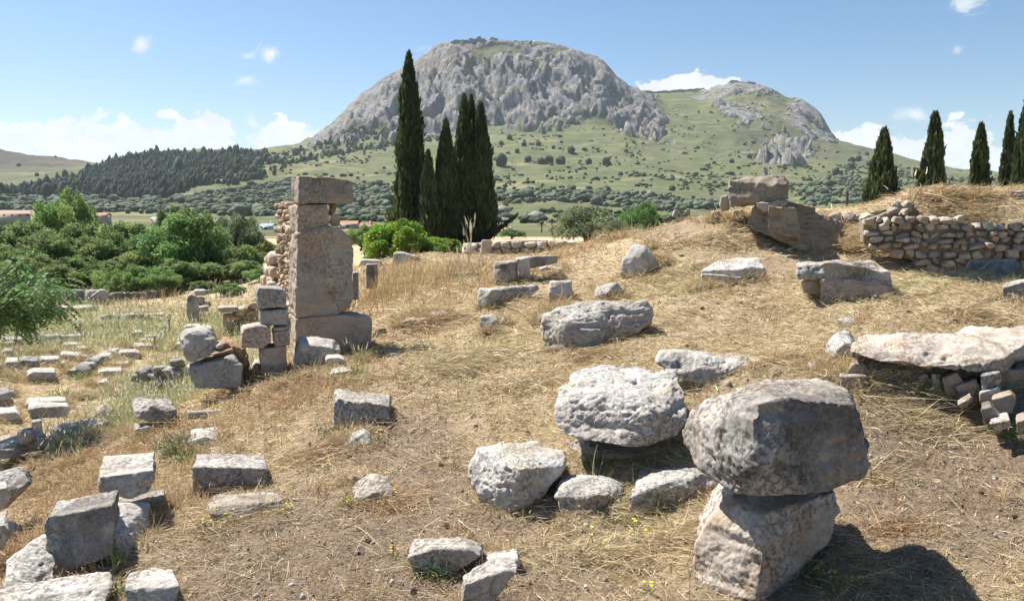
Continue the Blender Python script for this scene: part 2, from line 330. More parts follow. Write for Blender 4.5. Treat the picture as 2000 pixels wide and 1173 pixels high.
# ------------------------------------------------------------------ ground
def px2(u, Y): return np.stack([u, np.log(Y) * 700], -1)
def blobmask(u, Y, lst):
    m = np.zeros(len(u)); L = np.log(np.maximum(Y, 1.2))
    for (bu, bY, ru, rl, k) in lst:
        m = np.maximum(m, k * np.exp(-(((u - bu) / ru) ** 2 + ((L - math.log(bY)) / rl) ** 2)))
    return m
SOILB = [(650,5.0,480,.30,1),(1000,4.6,300,.16,.75),(760,7.6,210,.17,.75),(1880,5.8,330,.28,.95),(1560,4.7,260,.16,.7),(2100,7,250,.3,.8),(500,5.3,200,.2,.9),(1350,3.8,900,.2,.7),(850,6.3,160,.2,.8),
         (1450,15.5,260,.13,.55),(1700,9.6,180,.10,.4),(1330,19.5,130,.10,.6),(1420,10.8,150,.12,.35)]
PATHB = [(60,13.2,170,.12,1),(215,21.5,120,.14,.8),(-60,12,200,.2,1),(130,17,130,.12,.7),(300,26,90,.09,.5),(900,10.8,120,.15,.35),(1000,15,200,.2,.35),(950,30,160,.12,.8),(1560,22,500,.16,.6)]
GREENB = [(150,27,340,.24,1),(330,17,150,.22,.75),(250,13.5,120,.14,.6),(480,26,120,.3,.6),(960,10.6,170,.14,.5),(1330,13.6,160,.07,.65),(1780,12.6,170,.13,.6),(1150,40,400,.3,.3),(370,9.5,90,.1,.5),(1290,6.3,120,.12,.45),(-300,25,350,.4,.9),(700,40,260,.25,.7)]
REDB = [(200,7.6,190,.22,.8),(60,6.4,150,.2,.7),(560,9.8,150,.12,.7),(300,9.6,140,.14,.6),(820,19.5,130,.16,.7),(150,9,140,.15,.7),(1120,21,160,.12,.5),(220,40,160,.08,.7),(60,40,100,.07,.6),(250,24,80,.05,.6)]
uu = np.concatenate([np.arange(-900, -160, 24), np.arange(-160, 2160, 4.6), np.arange(2160, 2901, 24)])
ys = np.concatenate([np.linspace(-4, .9, 12), np.exp(np.arange(math.log(1.0), math.log(92), .0078))])
w = np.sqrt(np.maximum(ys, 0) ** 2 + .8); w[ys < 0] = math.sqrt(.8) * (1 + .8 * np.abs(ys[ys < 0]))
X = (uu[None, :] - CX) / F * w[:, None]; Yg = np.repeat(ys[:, None], len(uu), 1)
x = X.ravel(); y = Yg.ravel(); z = ground_z(x, np.maximum(y, 1.0))
P = np.stack([x, y, 0 * x], -1)
ug_ = az_u(x, y); soil = blobmask(ug_, y, SOILB); path = blobmask(ug_, y, PATHB); green = blobmask(ug_, y, GREENB); red = blobmask(ug_, y, REDB)
nearw = np.clip(10 / np.maximum(y, 1), .25, 1)
# clods, tufts and little hollows
z = z + (fbm(P * 6.5 + 3, 3, .6) * .012 + np.maximum(fbm(P * 17 + 5, 2, .6), 0) * .012) * np.where(y > 0, 1, .5) * np.clip(12 / np.maximum(y, 1), 0, 1)
gcols = np.stack([soil, green, path, ], -1)
b = NB('ground earth and dry grass'); v = b.coord(); tint = b.attr('tint'); s3 = b.n('ShaderNodeSeparateColor'); b.set(s3, 0, tint)
nA = b.noise(v, .9, 6, .6, .4); nB = b.noise(v, 5.5, 8, .72, .6); nC = b.noise(v, 34, 7, .75, .8); nD = b.noise(v, 120, 4, .8)
mpv = b.n('ShaderNodeMapping'); b.set(mpv, 0, v); mpv.inputs['Scale'].default_value = (38, 9, 20); mpv.inputs['Rotation'].default_value = (0, 0, .7); fib = b.noise(mpv.outputs[0], 2.5, 6, .8, 1.4)
mpw = b.n('ShaderNodeMapping'); b.set(mpw, 0, v); mpw.inputs['Scale'].default_value = (9, 42, 20); mpw.inputs['Rotation'].default_value = (0, 0, .5); fib2 = b.noise(mpw.outputs[0], 2.5, 6, .8, 1.4)
fibs = b.math('MAXIMUM', b.map(fib, .5, .68), b.map(fib2, .52, .7))
earth = b.mix(b.map(nB, .3, .7), (.19, .137, .098), (.335, .25, .182)); earth = b.mix(b.map(nC, .45, .7), earth, (.43, .33, .245))
earth = b.mix(b.map(nD, .55, .75, 0, .6), earth, (.47, .39, .30))
straw = b.mix(b.map(nB, .35, .7), (.37, .27, .165), (.58, .475, .305)); straw = b.mix(b.math('MULTIPLY', fibs, .8), straw, (.72, .62, .43))
straw = b.mix(b.map(nC, .28, .45, .75, 0.), straw, (.20, .14, .085))
grn = b.mix(b.map(nB, .3, .65), (.33, .30, .15), (.52, .46, .26)); grn = b.mix(b.math('MULTIPLY', fibs, .5), grn, (.46, .43, .24))
soilf = b.map(b.math('ADD', s3.outputs[0], b.math('MULTIPLY', b.math('SUBTRACT', nB, .5), 1.6)), .28, .72)
grnf = b.map(b.math('ADD', s3.outputs[1], b.math('MULTIPLY', b.math('SUBTRACT', nA, .5), 1.3)), .3, .85)
c = b.mix(grnf, straw, grn); c = b.mix(soilf, c, earth)
pathf = b.map(b.math('ADD', s3.outputs[2], b.math('MULTIPLY', b.math('SUBTRACT', nA, .5), 1.2)), .35, .9)
c = b.mix(b.math('MULTIPLY', pathf, .8), c, b.mix(nC, (.42, .335, .215), (.60, .51, .36)))
c = b.mix(b.map(nA, .3, .7, .35, 0.), c, b.mix(.5, c, (.2, .15, .1)))
h = b.math('ADD', b.math('MULTIPLY', nC, .8), b.math('MULTIPLY', fibs, .35)); h = b.math('ADD', h, b.math('MULTIPLY', nD, .25))
GROUND = b.bsdf(c, .95, h, .9, .03, spec=.1)
me = mesh_np('ground', np.stack([x, y, z], -1), grid_faces(len(ys), len(uu)), GROUND, True, colors=gcols)
GOBJ = props(link('ground', me), kind='structure')

# ------------------------------------------------------------------ mountain and hills
def poly_sd(u, v, poly):
    poly = np.array(poly, float); n = len(poly); inside = np.zeros(len(u), bool); d = np.full(len(u), 1e9)
    for i in range(n):
        a = poly[i]; c2 = poly[(i + 1) % n]; e = c2 - a
        t = np.clip(((u - a[0]) * e[0] + (v - a[1]) * e[1]) / (e @ e), 0, 1)
        d = np.minimum(d, np.hypot(u - a[0] - t * e[0], v - a[1] - t * e[1]))
        cond = ((a[1] > v) != (c2[1] > v)) & (u < (c2[0] - a[0]) * (v - a[1]) / (c2[1] - a[1] + 1e-9) + a[0]); inside ^= cond
    return np.where(inside, d, -d)
ROCKS = [[(585,292),(650,225),(700,180),(800,110),(880,60),(1100,80),(1200,115),(1265,180),(1312,280),(1280,278),(1230,262),(1160,222),(1100,235),(1060,250),(960,245),(900,258),(800,268),(720,262),(680,282),(640,292)],
         [(1360,172),(1430,150),(1490,160),(1508,182),(1440,186),(1390,196),(1350,188)], [(1535,205),(1560,188),(1600,205),(1614,270),(1580,275),(1540,252),(1528,225)],
         [(1400,212),(1470,212),(1500,236),(1440,236)], [(1458,306),(1520,272),(1574,300),(1550,322),(1490,330)], [(1165,352),(1235,350),(1240,362),(1190,360)]]
GRASSY = [[(905,86),(1000,82),(1100,98),(1075,112),(980,108)]]
hu = np.concatenate([np.arange(-900, -120, 20), np.arange(-120, 2120, 3.2), np.arange(2120, 2901, 20)])
hy = np.concatenate([np.exp(np.linspace(math.log(84), math.log(600), 46)), np.arange(615, 1640, 13), np.arange(1640, 2080, 4.5), np.arange(2080, 2450, 9), np.geomspace(2470, 9000, 24)])
U, Y = np.meshgrid(hu, hy); U = U.ravel(); Y = Y.ravel()
def vbase(u, Y): return CY + F * np.tan(np.arctan((CAMZ - z_far(u, Y)) / Y) - PITCH)
def hill_z(u, Y, detail=True):
    zb = z_far(u, Y); vb = vbase(u, Y); x = (u - CX) / F * Y
    P = np.stack([x, Y, zb], -1)
    ed = fbm(P / 75.0, 5, .65) * 20
    rk = np.zeros(len(u))
    for pl in ROCKS: rk = np.maximum(rk, sst(poly_sd(u, vb, pl) + ed, -3, 5))
    for pl in GRASSY: rk = rk * (1 - .8 * sst(poly_sd(u, vb, pl) + ed, -4, 4))
    rk = np.where(Y < 1150, 0, rk)
    if not detail: return zb, rk
    Pw = P + np.stack([fbm(P / 110 + 3, 3), fbm(P / 110 + 8, 3), 0 * x], -1) * 42
    sh = Pw.copy(); sh[:, 0] += P[:, 2] * .35                      # gullies run down to the left
    g = fbm(sh / np.array([120., 240., 330.]), 5, .52, 2.15, True); g2 = fbm(sh / np.array([30., 60., 85.]), 4, .6, 2.2, True); g3 = fbm(P / np.array([9., 14., 16.]), 3, .6)
    pin = np.maximum(fbm(sh / np.array([44., 70., 150.]) + 5, 3, .5), 0) ** 1.5
    led = fbm(P / np.array([170., 170., 26.]) + 11, 3, .5)
    near_top = np.clip((HZ[list(KY).index(2000)].max() * 0 + 1), 0, 1)
    vs1 = np.interp(u, HU, SK[2000]); vs2 = np.interp(u, HU, SK[2300]); fade = .22 + .78 * sst(vb - np.minimum(vs1, np.where(Y > 2050, vs2, 999)), 4, 42)
    dz = rk * fade * ((g - 1.0) * 30 + (g2 - 1.0) * 10 + g3 * 5.0 + led * 8) + rk * 2
    soft = (1 - rk) * sst(Y, 300, 1200) * (fbm(P / 160.0, 4) * 9 + fbm(P / 28., 3) * 1.7)
    terr = (1 - rk) * sst(Y, 350, 600) * (1 - sst(Y, 1100, 1500)) * fbm(P / np.array([60., 22., 30.]), 3) * 1.6
    return zb + dz + soft + terr, rk
Zh, rk = hill_z(U, Y)
Xh = (U - CX) / F * Y
green = blobmask(U, Y, [(1100,1350,500,.3,.7),(1350,1900,200,.2,.6),(700,1300,200,.3,.9),(300,1500,400,.3,.9)])
brown = blobmask(U, Y, [(20,1900,230,.24,1.),(-300,1800,400,.3,1.),(1560,1700,160,.12,.5)])  # brown ground mask; over the far-left hill it also paints in cloud shadow
b = NB('hillside rock and grass'); v = b.coord(); s3 = b.n('ShaderNodeSeparateColor'); b.set(s3, 0, b.attr('tint'))
na = b.noise(v, .006, 7, .6, .4); nb_ = b.noise(v, .03, 8, .7, .5); nc = b.noise(v, .16, 8, .8)
mp = b.n('ShaderNodeMapping'); b.set(mp, 0, v); mp.inputs['Scale'].default_value = (1, 1, .35); nv = b.noise(mp.outputs[0], .07, 8, .75, .6)
mp2 = b.n('ShaderNodeMapping'); b.set(mp2, 0, v); mp2.inputs['Scale'].default_value = (.25, 1, 2.0); nt_ = b.noise(mp2.outputs[0], .022, 7, .7, .8)
rock = b.mix(b.map(nv, .34, .62), (.135, .13, .13), (.36, .345, .335)); rock = b.mix(b.map(nc, .3, .48, .7, 0), rock, (.08, .075, .07))
rock = b.mix(b.map(b.noise(v, .018, 6, .65), .55, .68, 0, .75), rock, (.19, .185, .09))
rock = b.mix(b.map(nb_, .60, .72, 0, .7), rock, (.08, .095, .05)); rock = b.mix(b.map(na, .56, .66, 0, .45), rock, (.36, .27, .19))
grass = b.mix(b.map(nb_, .35, .65), (.082, .098, .045), (.138, .142, .068)); grass = b.mix(b.map(nt_, .52, .66, 0, .9), grass, (.25, .225, .13))
grass = b.mix(b.map(nc, .52, .66, 0, .5), grass, (.06, .078, .035)); grass = b.mix(b.map(na, .3, .55, .5, 0), grass, (.085, .10, .05))
sc_ = b.n('ShaderNodeMath', operation='MULTIPLY'); grass = b.mix(s3.outputs[2], grass, b.mix(b.map(nb_, .35, .65), (.05, .045, .038), (.075, .066, .055)))  # brown scrub tone, set darker to carry the painted cloud shadow
stones = b.map(b.noise(v, .05, 8, .8), .66, .72, 0, .8); grass = b.mix(stones, grass, (.36, .33, .29))
c = b.mix(s3.outputs[0], grass, rock)
hh = b.math('ADD', b.math('MULTIPLY', nv, b.math('ADD', b.math('MULTIPLY', s3.outputs[0], 7.0), .8)), b.math('MULTIPLY', nc, b.math('ADD', b.math('MULTIPLY', s3.outputs[0], 3.0), .4)))
HILL = b.bsdf(c, .95, hh, 1.0, 1.3, spec=.1)
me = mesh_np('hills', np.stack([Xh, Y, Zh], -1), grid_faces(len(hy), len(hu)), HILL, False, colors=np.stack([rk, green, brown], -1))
props(link('hills', me), kind='structure')

def hill_at(us, vs, ymin=450, ymax=2400):
    """depth at which the hillside is seen at a photo point (vectorised)"""
    yg = np.geomspace(ymin, ymax, 260); us = np.asarray(us, float); vs = np.asarray(vs, float); out = np.full(len(us), np.nan)
    for i in range(0, len(us), 800):
        a, c2 = us[i:i + 800], vs[i:i + 800]
        vb = vbase(np.repeat(a, len(yg)), np.tile(yg, len(a))).reshape(len(a), -1)
        ok = vb <= c2[:, None]; k = ok.argmax(1); good = ok.any(1) & (k > 0); out[i:i + 800] = np.where(good, yg[k], np.nan)
    return out
def sample_poly(poly, n):
    p = np.array(poly, float); u = rng.uniform(p[:, 0].min(), p[:, 0].max(), n * 6); v = rng.uniform(p[:, 1].min(), p[:, 1].max(), n * 6)
    k = poly_sd(u, v, poly) > 0; return u[k][:n], v[k][:n]
def ico(sub):
    bm = bmesh.new(); bmesh.ops.create_icosphere(bm, subdivisions=sub, radius=1.0); V = np.array([v.co for v in bm.verts]); Fc = np.array([[q.index for q in f.verts] for f in bm.faces]); bm.free(); return V, Fc
IV, IF = ico(2); IV3, IF3 = ico(3)
def scatter_blobs(name, us, vs, hgt, wid, col, cvar, kind='stuff', label=None, cat=None, cone=0., ymax=2400, ymin=450, sub=2):
    d = hill_at(us, vs, ymin, ymax); k = ~np.isnan(d); us, d = us[k], d[k]
    x = (us - CX) / F * d; z, rk_ = hill_z(us, d); n = len(us)
    V0, F0 = (IV, IF); nv = len(V0)
    shape = []
    for i in range(14):
        r_ = 1 + .42 * noise3(V0 * 1.7 + i * 5) + .25 * noise3(V0 * 4.1 + i * 3); q = V0 * r_[:, None]
        if cone: q[:, :2] *= (1 - cone * .5 * (q[:, 2:3] + 1) * .9 + .12)
        shape.append(q)
    shape = np.array(shape)[rng.integers(0, 14, n)]
    H = hgt * rng.lognormal(-.05, .32, n); W = wid * H / hgt * rng.uniform(.75, 1.25, n)
    a = rng.uniform(0, 6.28, n); ca, sa = np.cos(a), np.sin(a)
    q = np.stack([shape[..., 0] * ca[:, None] - shape[..., 1] * sa[:, None], shape[..., 0] * sa[:, None] + shape[..., 1] * ca[:, None], shape[..., 2]], -1)
    V = q * np.stack([W / 2, W / 2, H / 2], -1)[:, None] + np.stack([x, d, z + H * .42], -1)[:, None]
    tint = np.array(col) * (1 + rng.normal(0, cvar, (n, 1))) * (1 + rng.normal(0, .06, (n, 3))); tint = np.repeat(np.clip(tint, .01, 1)[:, None], nv, 1)
    tint = tint * (1 + .45 * noise3(V.reshape(-1, 3) * .55).reshape(n, nv, 1)); Fc = (F0[None] + (np.arange(n) * nv)[:, None, None]).reshape(-1, 3)
    me = mesh_np(name, V.reshape(-1, 3), Fc, FARLEAF, False, colors=np.clip(tint, .008, 1).reshape(-1, 3))
    return props(link(name, me), label, cat, kind=kind)
b = NB('far foliage'); FARLEAF = b.bsdf(b.attr('tint'), .85, b.noise(b.coord(), 1.1, 4, .7), 1.0, .6, spec=.1)
# pine wood on the left foothill
u1, v1 = sample_poly([(-150,372),(60,366),(150,340),(215,322),(300,300),(400,296),(470,296),(528,300),(520,318),(470,338),(420,352),(380,362),(330,380),(200,384),(60,387),(-150,390)], 8000)
scatter_blobs('pine_wood', u1, v1 + 2, 7.8, 4.8, (.038, .052, .034), .22, label='dark blue green pine wood covering the low hill on the left', cat='wood', cone=.8)
u1, v1 = sample_poly([(400,362),(480,322),(540,303),(600,290),(700,262),(775,258),(860,262),(860,276),(760,288),(640,312),(560,330),(500,352)], 900)
kk = fbm(np.stack([u1 / 30, v1 / 12, 0 * u1], -1), 3, .6) > -.12
scatter_blobs('pine_wood', u1[kk], v1[kk] + 2, 8.0, 5.5, (.050, .066, .038), .25, label='looser mixed wood climbing from the pine hill to the foot of the cliffs', cat='wood', cone=.6)
# olive groves: planted in rows
def grove_rows(poly, n, row=13.0):
    u, v = sample_poly(poly, n); d = hill_at(u, v); k = ~np.isnan(d); u, d = u[k], d[k]
    d2 = np.round(d / row) * row + rng.normal(0, 1.3, len(d)); return u, vbase(u, d2)
parts_o = [grove_rows([(-150,388),(330,386),(560,350),(760,360),(770,420),(560,424),(380,416),(-150,414)], 2900), grove_rows([(960,372),(1120,372),(1300,384),(1420,392),(1420,412),(1250,410),(1150,398),(960,396)], 700, 16),
           grove_rows([(1560,372),(1640,330),(1760,335),(1990,350),(2100,360),(2100,402),(1560,400)], 1500, 15)]
scatter_blobs('olive_grove', np.concatenate([a[0] for a in parts_o]), np.concatenate([a[1] for a in parts_o]), 3.9, 5.2, (.105, .125, .082), .2, label='grey green olive groves in rows across the plain and lower slopes', cat='olive grove')
# scrub on the slopes
us_, vs_ = [], []
for poly, n in (([(560,300),(700,262),(780,262),(850,300),(700,320),(560,345),(440,350),(430,325)], 800), ([(560,345),(1000,330),(1000,410),(560,420)], 500), ([(960,250),(1300,280),(1330,330),(1500,340),(1500,400),(960,400)], 700),
                ([(1240,330),(1560,325),(1560,372),(1240,372)], 500), ([(1250,200),(1600,260),(1700,300),(1600,340),(1350,330)], 260), ([(1480,330),(1700,310),(1980,350),(1980,372),(1500,380)], 600), ([(560,418),(770,422),(770,438),(560,438)], 160), ([(960,412),(1400,412),(1400,436),(960,440)], 170), ([(700,150),(1000,100),(1200,160),(1280,270),(900,240)], 260)):
    a, c2 = sample_poly(poly, int(n * 1.9)); kk = fbm(np.stack([a / 38, c2 / 12, 0 * a], -1), 3, .6) + rng.normal(0, .18, len(a)) > .12; a, c2 = a[kk], c2[kk]; us_.append(a); vs_.append(c2)
scatter_blobs('hillside_scrub', np.concatenate(us_), np.concatenate(vs_), 2.5, 3.9, (.062, .082, .042), .3, label='dark green scrub dotted over the mountain slopes', cat='scrub', ymin=300)
# ------------------------------------------------------------------ stones
PENDING = []
def hull_bm(pts):
    bm = bmesh.new()
    for p in pts: bm.verts.new([float(c) for c in p])
    r = bmesh.ops.convex_hull(bm, input=bm.verts); bmesh.ops.delete(bm, geom=list({e for e in r['geom_interior'] + r['geom_unused'] if isinstance(e, bmesh.types.BMVert)}), context='VERTS')
    return bm
def shape_pts(poly, Yf, D, mode='F', dx=0., dz=0., sc=.94, sink=.06, tD=None):
    F0 = np.array([P3(p[0], p[1], Yf + (p[2] if len(p) > 2 else 0)) for p in poly])
    zl, zh = F0[:, 2].min(), F0[:, 2].max(); low = F0[:, 2] < zl + .22 * (zh - zl)
    if mode == 'P': return F0
    if mode == 'F':
        if tD:                           # the seen outline's upper edge is the far edge of a roughly level top
            vs = np.array([p[1] for p in poly], float); hf = (vs.max() - vs) / max(vs.max() - vs.min(), 1); w_ = sst(hf, .45, .78)
            Sil = np.array([P3(p[0], p[1], Yf + max(tD, p[2] if len(p) > 2 else 0)) for p in poly]); Fn = F0.copy()
            Fn[:, 2] = F0[:, 2] * (1 - w_) + Sil[:, 2] * w_; Fn[:, 2] = np.maximum(Fn[:, 2], zl + .25 * (zh - zl) * w_); cxm = F0[:, 0].mean(); Fn[:, 0] = F0[:, 0]
            Bk = F0.copy(); cc = F0.mean(0); Bk = (F0 - cc) * [sc, 1, sc] + cc; comp = cc[0] / Yf; Bk[:, 0] += dx + comp * D; Bk[:, 1] = F0[:, 1] + D; Bk[:, 2] += dz
            up = w_ > .5; Bk[up] = Sil[up]; Bk[up, 0] += dx * .5; Fn[low, 2] -= sink
            extra = Sil[up].copy(); extra[:, 1] += max(D - tD, 0); extra[:, 0] += comp * max(D - tD, 0); extra[:, 2] -= max(D - tD, 0) * .55
            return np.concatenate([Fn, Bk, extra])
        F0[low, 2] -= sink; c = F0.mean(0); Bk = (F0 - c) * sc + c; Bk[:, 0] += dx + (c[0] / Yf * D * .9 if abs(dx) < .1 else 0); Bk[:, 1] = F0[:, 1] + D; Bk[:, 2] += dz
        # keep the far face as wide as the near one in space, not in the picture
        return np.concatenate([F0, Bk])
    c = F0.mean(0); out = [F0 + np.array([0, D * .42, 0])]
    out[0] = np.array([P3(p[0], p[1], Yf + D * .42 + (p[2] if len(p) > 2 else 0)) for p in poly])
    mid = out[0]; c = mid.mean(0)
    f = (mid - c) * np.array([.70, 1, .62]) + c; f[:, 1] = Yf + np.abs(f[:, 2] - c[2]) * .15; f[:, 2] -= .10 * (zh - zl)
    k = (mid - c) * np.array([.72, 1, .66]) + c; k[:, 1] = Yf + D; k[:, 0] += dx + c[0] / Yf * D * .5; k[:, 2] += dz
    low = mid[:, 2] < mid[:, 2].min() + .25 * (zh - zl); mid[low, 2] -= sink
    return np.concatenate([f, mid, k])
def S(name, label, m, poly, D=None, mode='F', Y=None, dx=0., dz=0., sc=.95, sink=.06, rough=1., rnd=3, more=(), group=None, parent=None, cat=None, vox=None, add=(), yo=0., sil=True, tD=None):
    bot = max(poly, key=lambda p: p[1]); Yf = Y if Y else hit(bot[0], bot[1]) + yo
    wpx = max(p[0] for p in poly) - min(p[0] for p in poly); wm_ = wpx / F * Yf
    D = D if D else .8 * wm_
    vt_ = min(p[1] for p in poly); ry = max(float(tanv(vt_)), .004); hm_ = (bot[1] - vt_) / F * Yf
    tD = tD if tD else max(.05, min(D * .85, .30 * hm_ / ry))
    hulls = [np.concatenate([shape_pts(poly, Yf, D, mode, dx, dz, sc, sink, tD if (sil and mode == 'F') else None)] + ([np.array([P3(a[0], a[1], Yf + a[2]) for a in add])] if add else []))]
    for e in more:                       # (poly, Y offset, D, mode, dx, dz)
        e = list(e) + [0.] * (6 - len(e)); hulls.append(shape_pts(e[0], Yf + e[1], e[2], e[3] or 'F', e[4], e[5], sc, .0))
    A = np.concatenate(hulls); c = np.array([(A[:, 0].min() + A[:, 0].max()) / 2, (A[:, 1].min() + A[:, 1].max()) / 2, A[:, 2].min()])
    bm = bmesh.new()
    for h_ in hulls:
        hb = hull_bm(h_ - c); t = bpy.data.meshes.new('t'); hb.to_mesh(t); hb.free(); bm.from_mesh(t); bpy.data.meshes.remove(t)
    bmesh.ops.recalc_face_normals(bm, faces=bm.faces)
    me = bpy.data.meshes.new(name); bm.to_mesh(me); bm.free(); o = link(name, me, parent, c if parent is None else Vector(c) - parent.location)
    size = float((A.max(0) - A.min(0)).mean()); vx = vox or max(.0085, Yf / 797 * 1.25, size / 105)
    md = o.modifiers.new('r', 'REMESH'); md.mode = 'VOXEL'; md.voxel_size = vx; md.adaptivity = 0
    sm = o.modifiers.new('s', 'SMOOTH'); sm.factor = .5; sm.iterations = max(1, int(round(rnd * .62 * max(1, .016 / vx))))
    PENDING.append((o, MATS[m], size, vx, rough)); props(o, label, cat or ('stone block' if 'block' in name or 'slab' in name else 'rock'), group) if parent is None else (props(o, label) if label else None)
    return o
def finish_stones():
    dg = bpy.context.evaluated_depsgraph_get(); dg.update(); res = []
    for o, m, size, vx, rough in PENDING:
        res.append(bpy.data.meshes.new_from_object(o.evaluated_get(dg)))
    for (o, m, size, vx, rough), me in zip(PENDING, res):
        old = o.data; o.modifiers.clear(); o.data = me; nm = old.name; bpy.data.meshes.remove(old); me.name = nm
        n = len(me.vertices); co = np.empty(n * 3, np.float32); me.vertices.foreach_get('co', co); co = co.reshape(-1, 3).astype(float)
        nr = np.empty(n * 3, np.float32); me.vertex_normals.foreach_get('vector', nr); nr = nr.reshape(-1, 3)
        off = np.array(o.location) * 1.37 + R.random() * 9; Pq = co + off
        d = fbm(Pq / (size * .42), 3) * size * .020
        k_ = min(1, size / .6)
        if vx < .06:
            cr = 1 - 2 * np.abs(noise3(Pq * 2.6)); d += (cr - .4) * .015 * k_                                   # chipped edges and creases
            rg = fbm(Pq * np.array([6, 6, 9.]) + noise3(Pq * 3)[:, None], 4, .6, 2.2); d += rg * .010 * k_
            hole = np.maximum(noise3(Pq * np.array([19, 19, 24.])) - .26, 0) + .45 * np.maximum(noise3(Pq * 37) - .2, 0) * (vx < .015); d -= hole * .034 * k_ * sst(noise3(Pq * 1.9 + 7), -.05, .25)
            st = noise3(Pq * np.array([1.8, 1.8, 12.]) + 3); d -= np.maximum(st - .1, 0) * .030 * k_              # weathered beds
        else: d += noise3(Pq * 5) * .012
        co += nr * (d * rough)[:, None]; me.vertices.foreach_set('co', co.astype(np.float32).ravel())
        me.polygons.foreach_set('use_smooth', np.ones(len(me.polygons), bool)); me.materials.clear(); me.materials.append(m); me.update()

# --- right foreground: the balanced boulder
S('boulder', 'huge dark lichened boulder balanced on a smaller pale stone in the right foreground', 'O',
  [(1460,750,.72),(1500,741,.8),(1600,741,.8),(1655,755,.72),(1478,786,.06),(1550,774,.02),(1610,780,.0),(1665,795,.02),(1330,840,.80),(1350,800,.82),(1384,774,.80),(1425,768,.45),(1336,868,.76),(1360,905,.55),(1400,945,.34),
   (1470,872,.0),(1468,815,.03),(1684,852,.04),(1700,908,.06),(1688,930,.1),(1640,952,.03),(1600,962,.0),(1480,964,.05),(1440,962,.15),
   (1400,805,.95),(1640,780,1.05),(1676,880,1.0),(1630,925,.9),(1460,930,.95),(1360,850,1.0)], mode='P', Y=4.15, sink=0, rough=1.3, rnd=2)
S('boulder', 'pale sloping stone carrying the huge balanced boulder, in its shadow', 'K',
  [(1350,1092,.34),(1356,1060,.36),(1378,1018,.34),(1408,985,.36),(1430,966,.4),(1634,958,.5),(1640,1000,.5),(1618,1060,.46),(1560,1108,.4),(1500,1135,.1),(1478,1152,0),(1390,1140,.2),(1362,1122,.3)],
  .62, Y=4.25, sc=.9, rough=1.1, rnd=3, sil=False, add=[(1494,1060,.03),(1490,1010,.12),(1452,990,.25),(1450,945,.62),(1600,940,.7)])
S('boulder', 'big white grey boulder with a soil filled hollow on top, behind the balanced boulder', 'P',
  [(1218,871,0),(1165,862,.04),(1105,848,.12),(1082,830,.2),(1086,795,.3),(1097,760,.48),(1130,745,.52),(1262,778,.28),(1270,800,.14),(1112,733,.95),(1140,720,1.05),(1200,709,1.1),(1320,723,.95),(1338,770,.6),
   (1300,805,.14),(1345,822,.35),(1320,852,.25),(1250,873,.05),(1110,800,1.0),(1320,800,1.15),(1250,850,1.1),(1130,840,.9)], mode='P', sink=0, rough=1.3, rnd=2, Y=5.95)
S('boulder', 'dark earthy footing stone in the hollow beneath the white grey boulder', 'D', [(1105,870),(1130,850),(1330,842),(1340,870),(1320,895),(1240,905),(1140,900)], .8, 'B', Y=6.3, rough=1.8, rnd=4)
S('boulder', 'low grey rock with a soil patch on top, left of the white grey boulder', 'P',
  [(915,925,.25),(920,902,.25),(938,878,.32),(1000,868,.45),(1050,864,.55),(1105,880,.45),(1098,905,.25),(1070,930,.2),(1045,955,.12),(1030,985,.05),(985,1006,0),(950,990,.05),(930,962,.12)],
  .6, sc=.85, rough=1.4, rnd=2, yo=-.05, tD=.35, add=[(1018,915,.0),(1012,945,-.02)])
S('boulder', 'small pitted grey rock between the soil topped rock and the long low slab', 'G',
  [(1085,965,.1),(1098,940,.15),(1130,930,.22),(1190,930,.25),(1217,950,.2),(1212,972,.1),(1180,1000,0),(1140,1014,0),(1105,1005,.02)], .42, rough=1.3, rnd=3, add=[(1165,965,-.03)])
S('stone_slab', 'long low pale slab running under the left edge of the balanced boulder', 'G',
  [(1226,972,.02),(1232,955,.1),(1285,930,.3),(1350,912,.42),(1400,918,.38),(1425,960,.3),(1400,985,.2),(1340,1000,.12),(1262,1014,.0),(1238,1005,0)], .5, sc=.9, rough=1.1, add=[(1290,945,.02),(1330,955,.1)])
S('boulder', 'shallow white stone surfacing from bare soil at the bottom centre, oval', 'G', [(797,1080),(808,1062),(850,1050),(910,1052),(940,1064),(910,1085),(875,1105),(850,1125),(815,1112)], .35, rough=1.4, sc=.9, dz=-.05, yo=-.02)
S('boulder', 'twisted white stone cut by the bottom edge of the picture', 'G', [(905,1125),(930,1105),(985,1085),(1010,1090),(975,1115),(960,1145),(945,1180),(900,1190),(920,1150)], .22, Y=4.25, rough=1.5, sc=.9, dz=-.02)
S('boulder', 'flat pale stone sunk in straw just above the twisted white stone', 'P', [(935,1108),(965,1082),(1010,1080),(1015,1100),(975,1122)], .35, rough=1.2, dz=-.04)
S('boulder', 'triangular pointed rock in the bare soil left of centre', 'G', [(675,988,.0),(690,968,.05),(715,950,.1),(722,935,.2),(740,924,.25),(752,930,.2),(755,948,.15),(772,958,.1),(760,975,.02),(720,990,0)], .35, rough=1.4, rnd=2, sc=.7, add=[(728,960,-.02)])
S('boulder', 'small flat rock peeping out above the triangular pointed rock', 'U', [(675,936),(690,922),(712,925),(705,945),(685,948)], .2, rough=1.2)
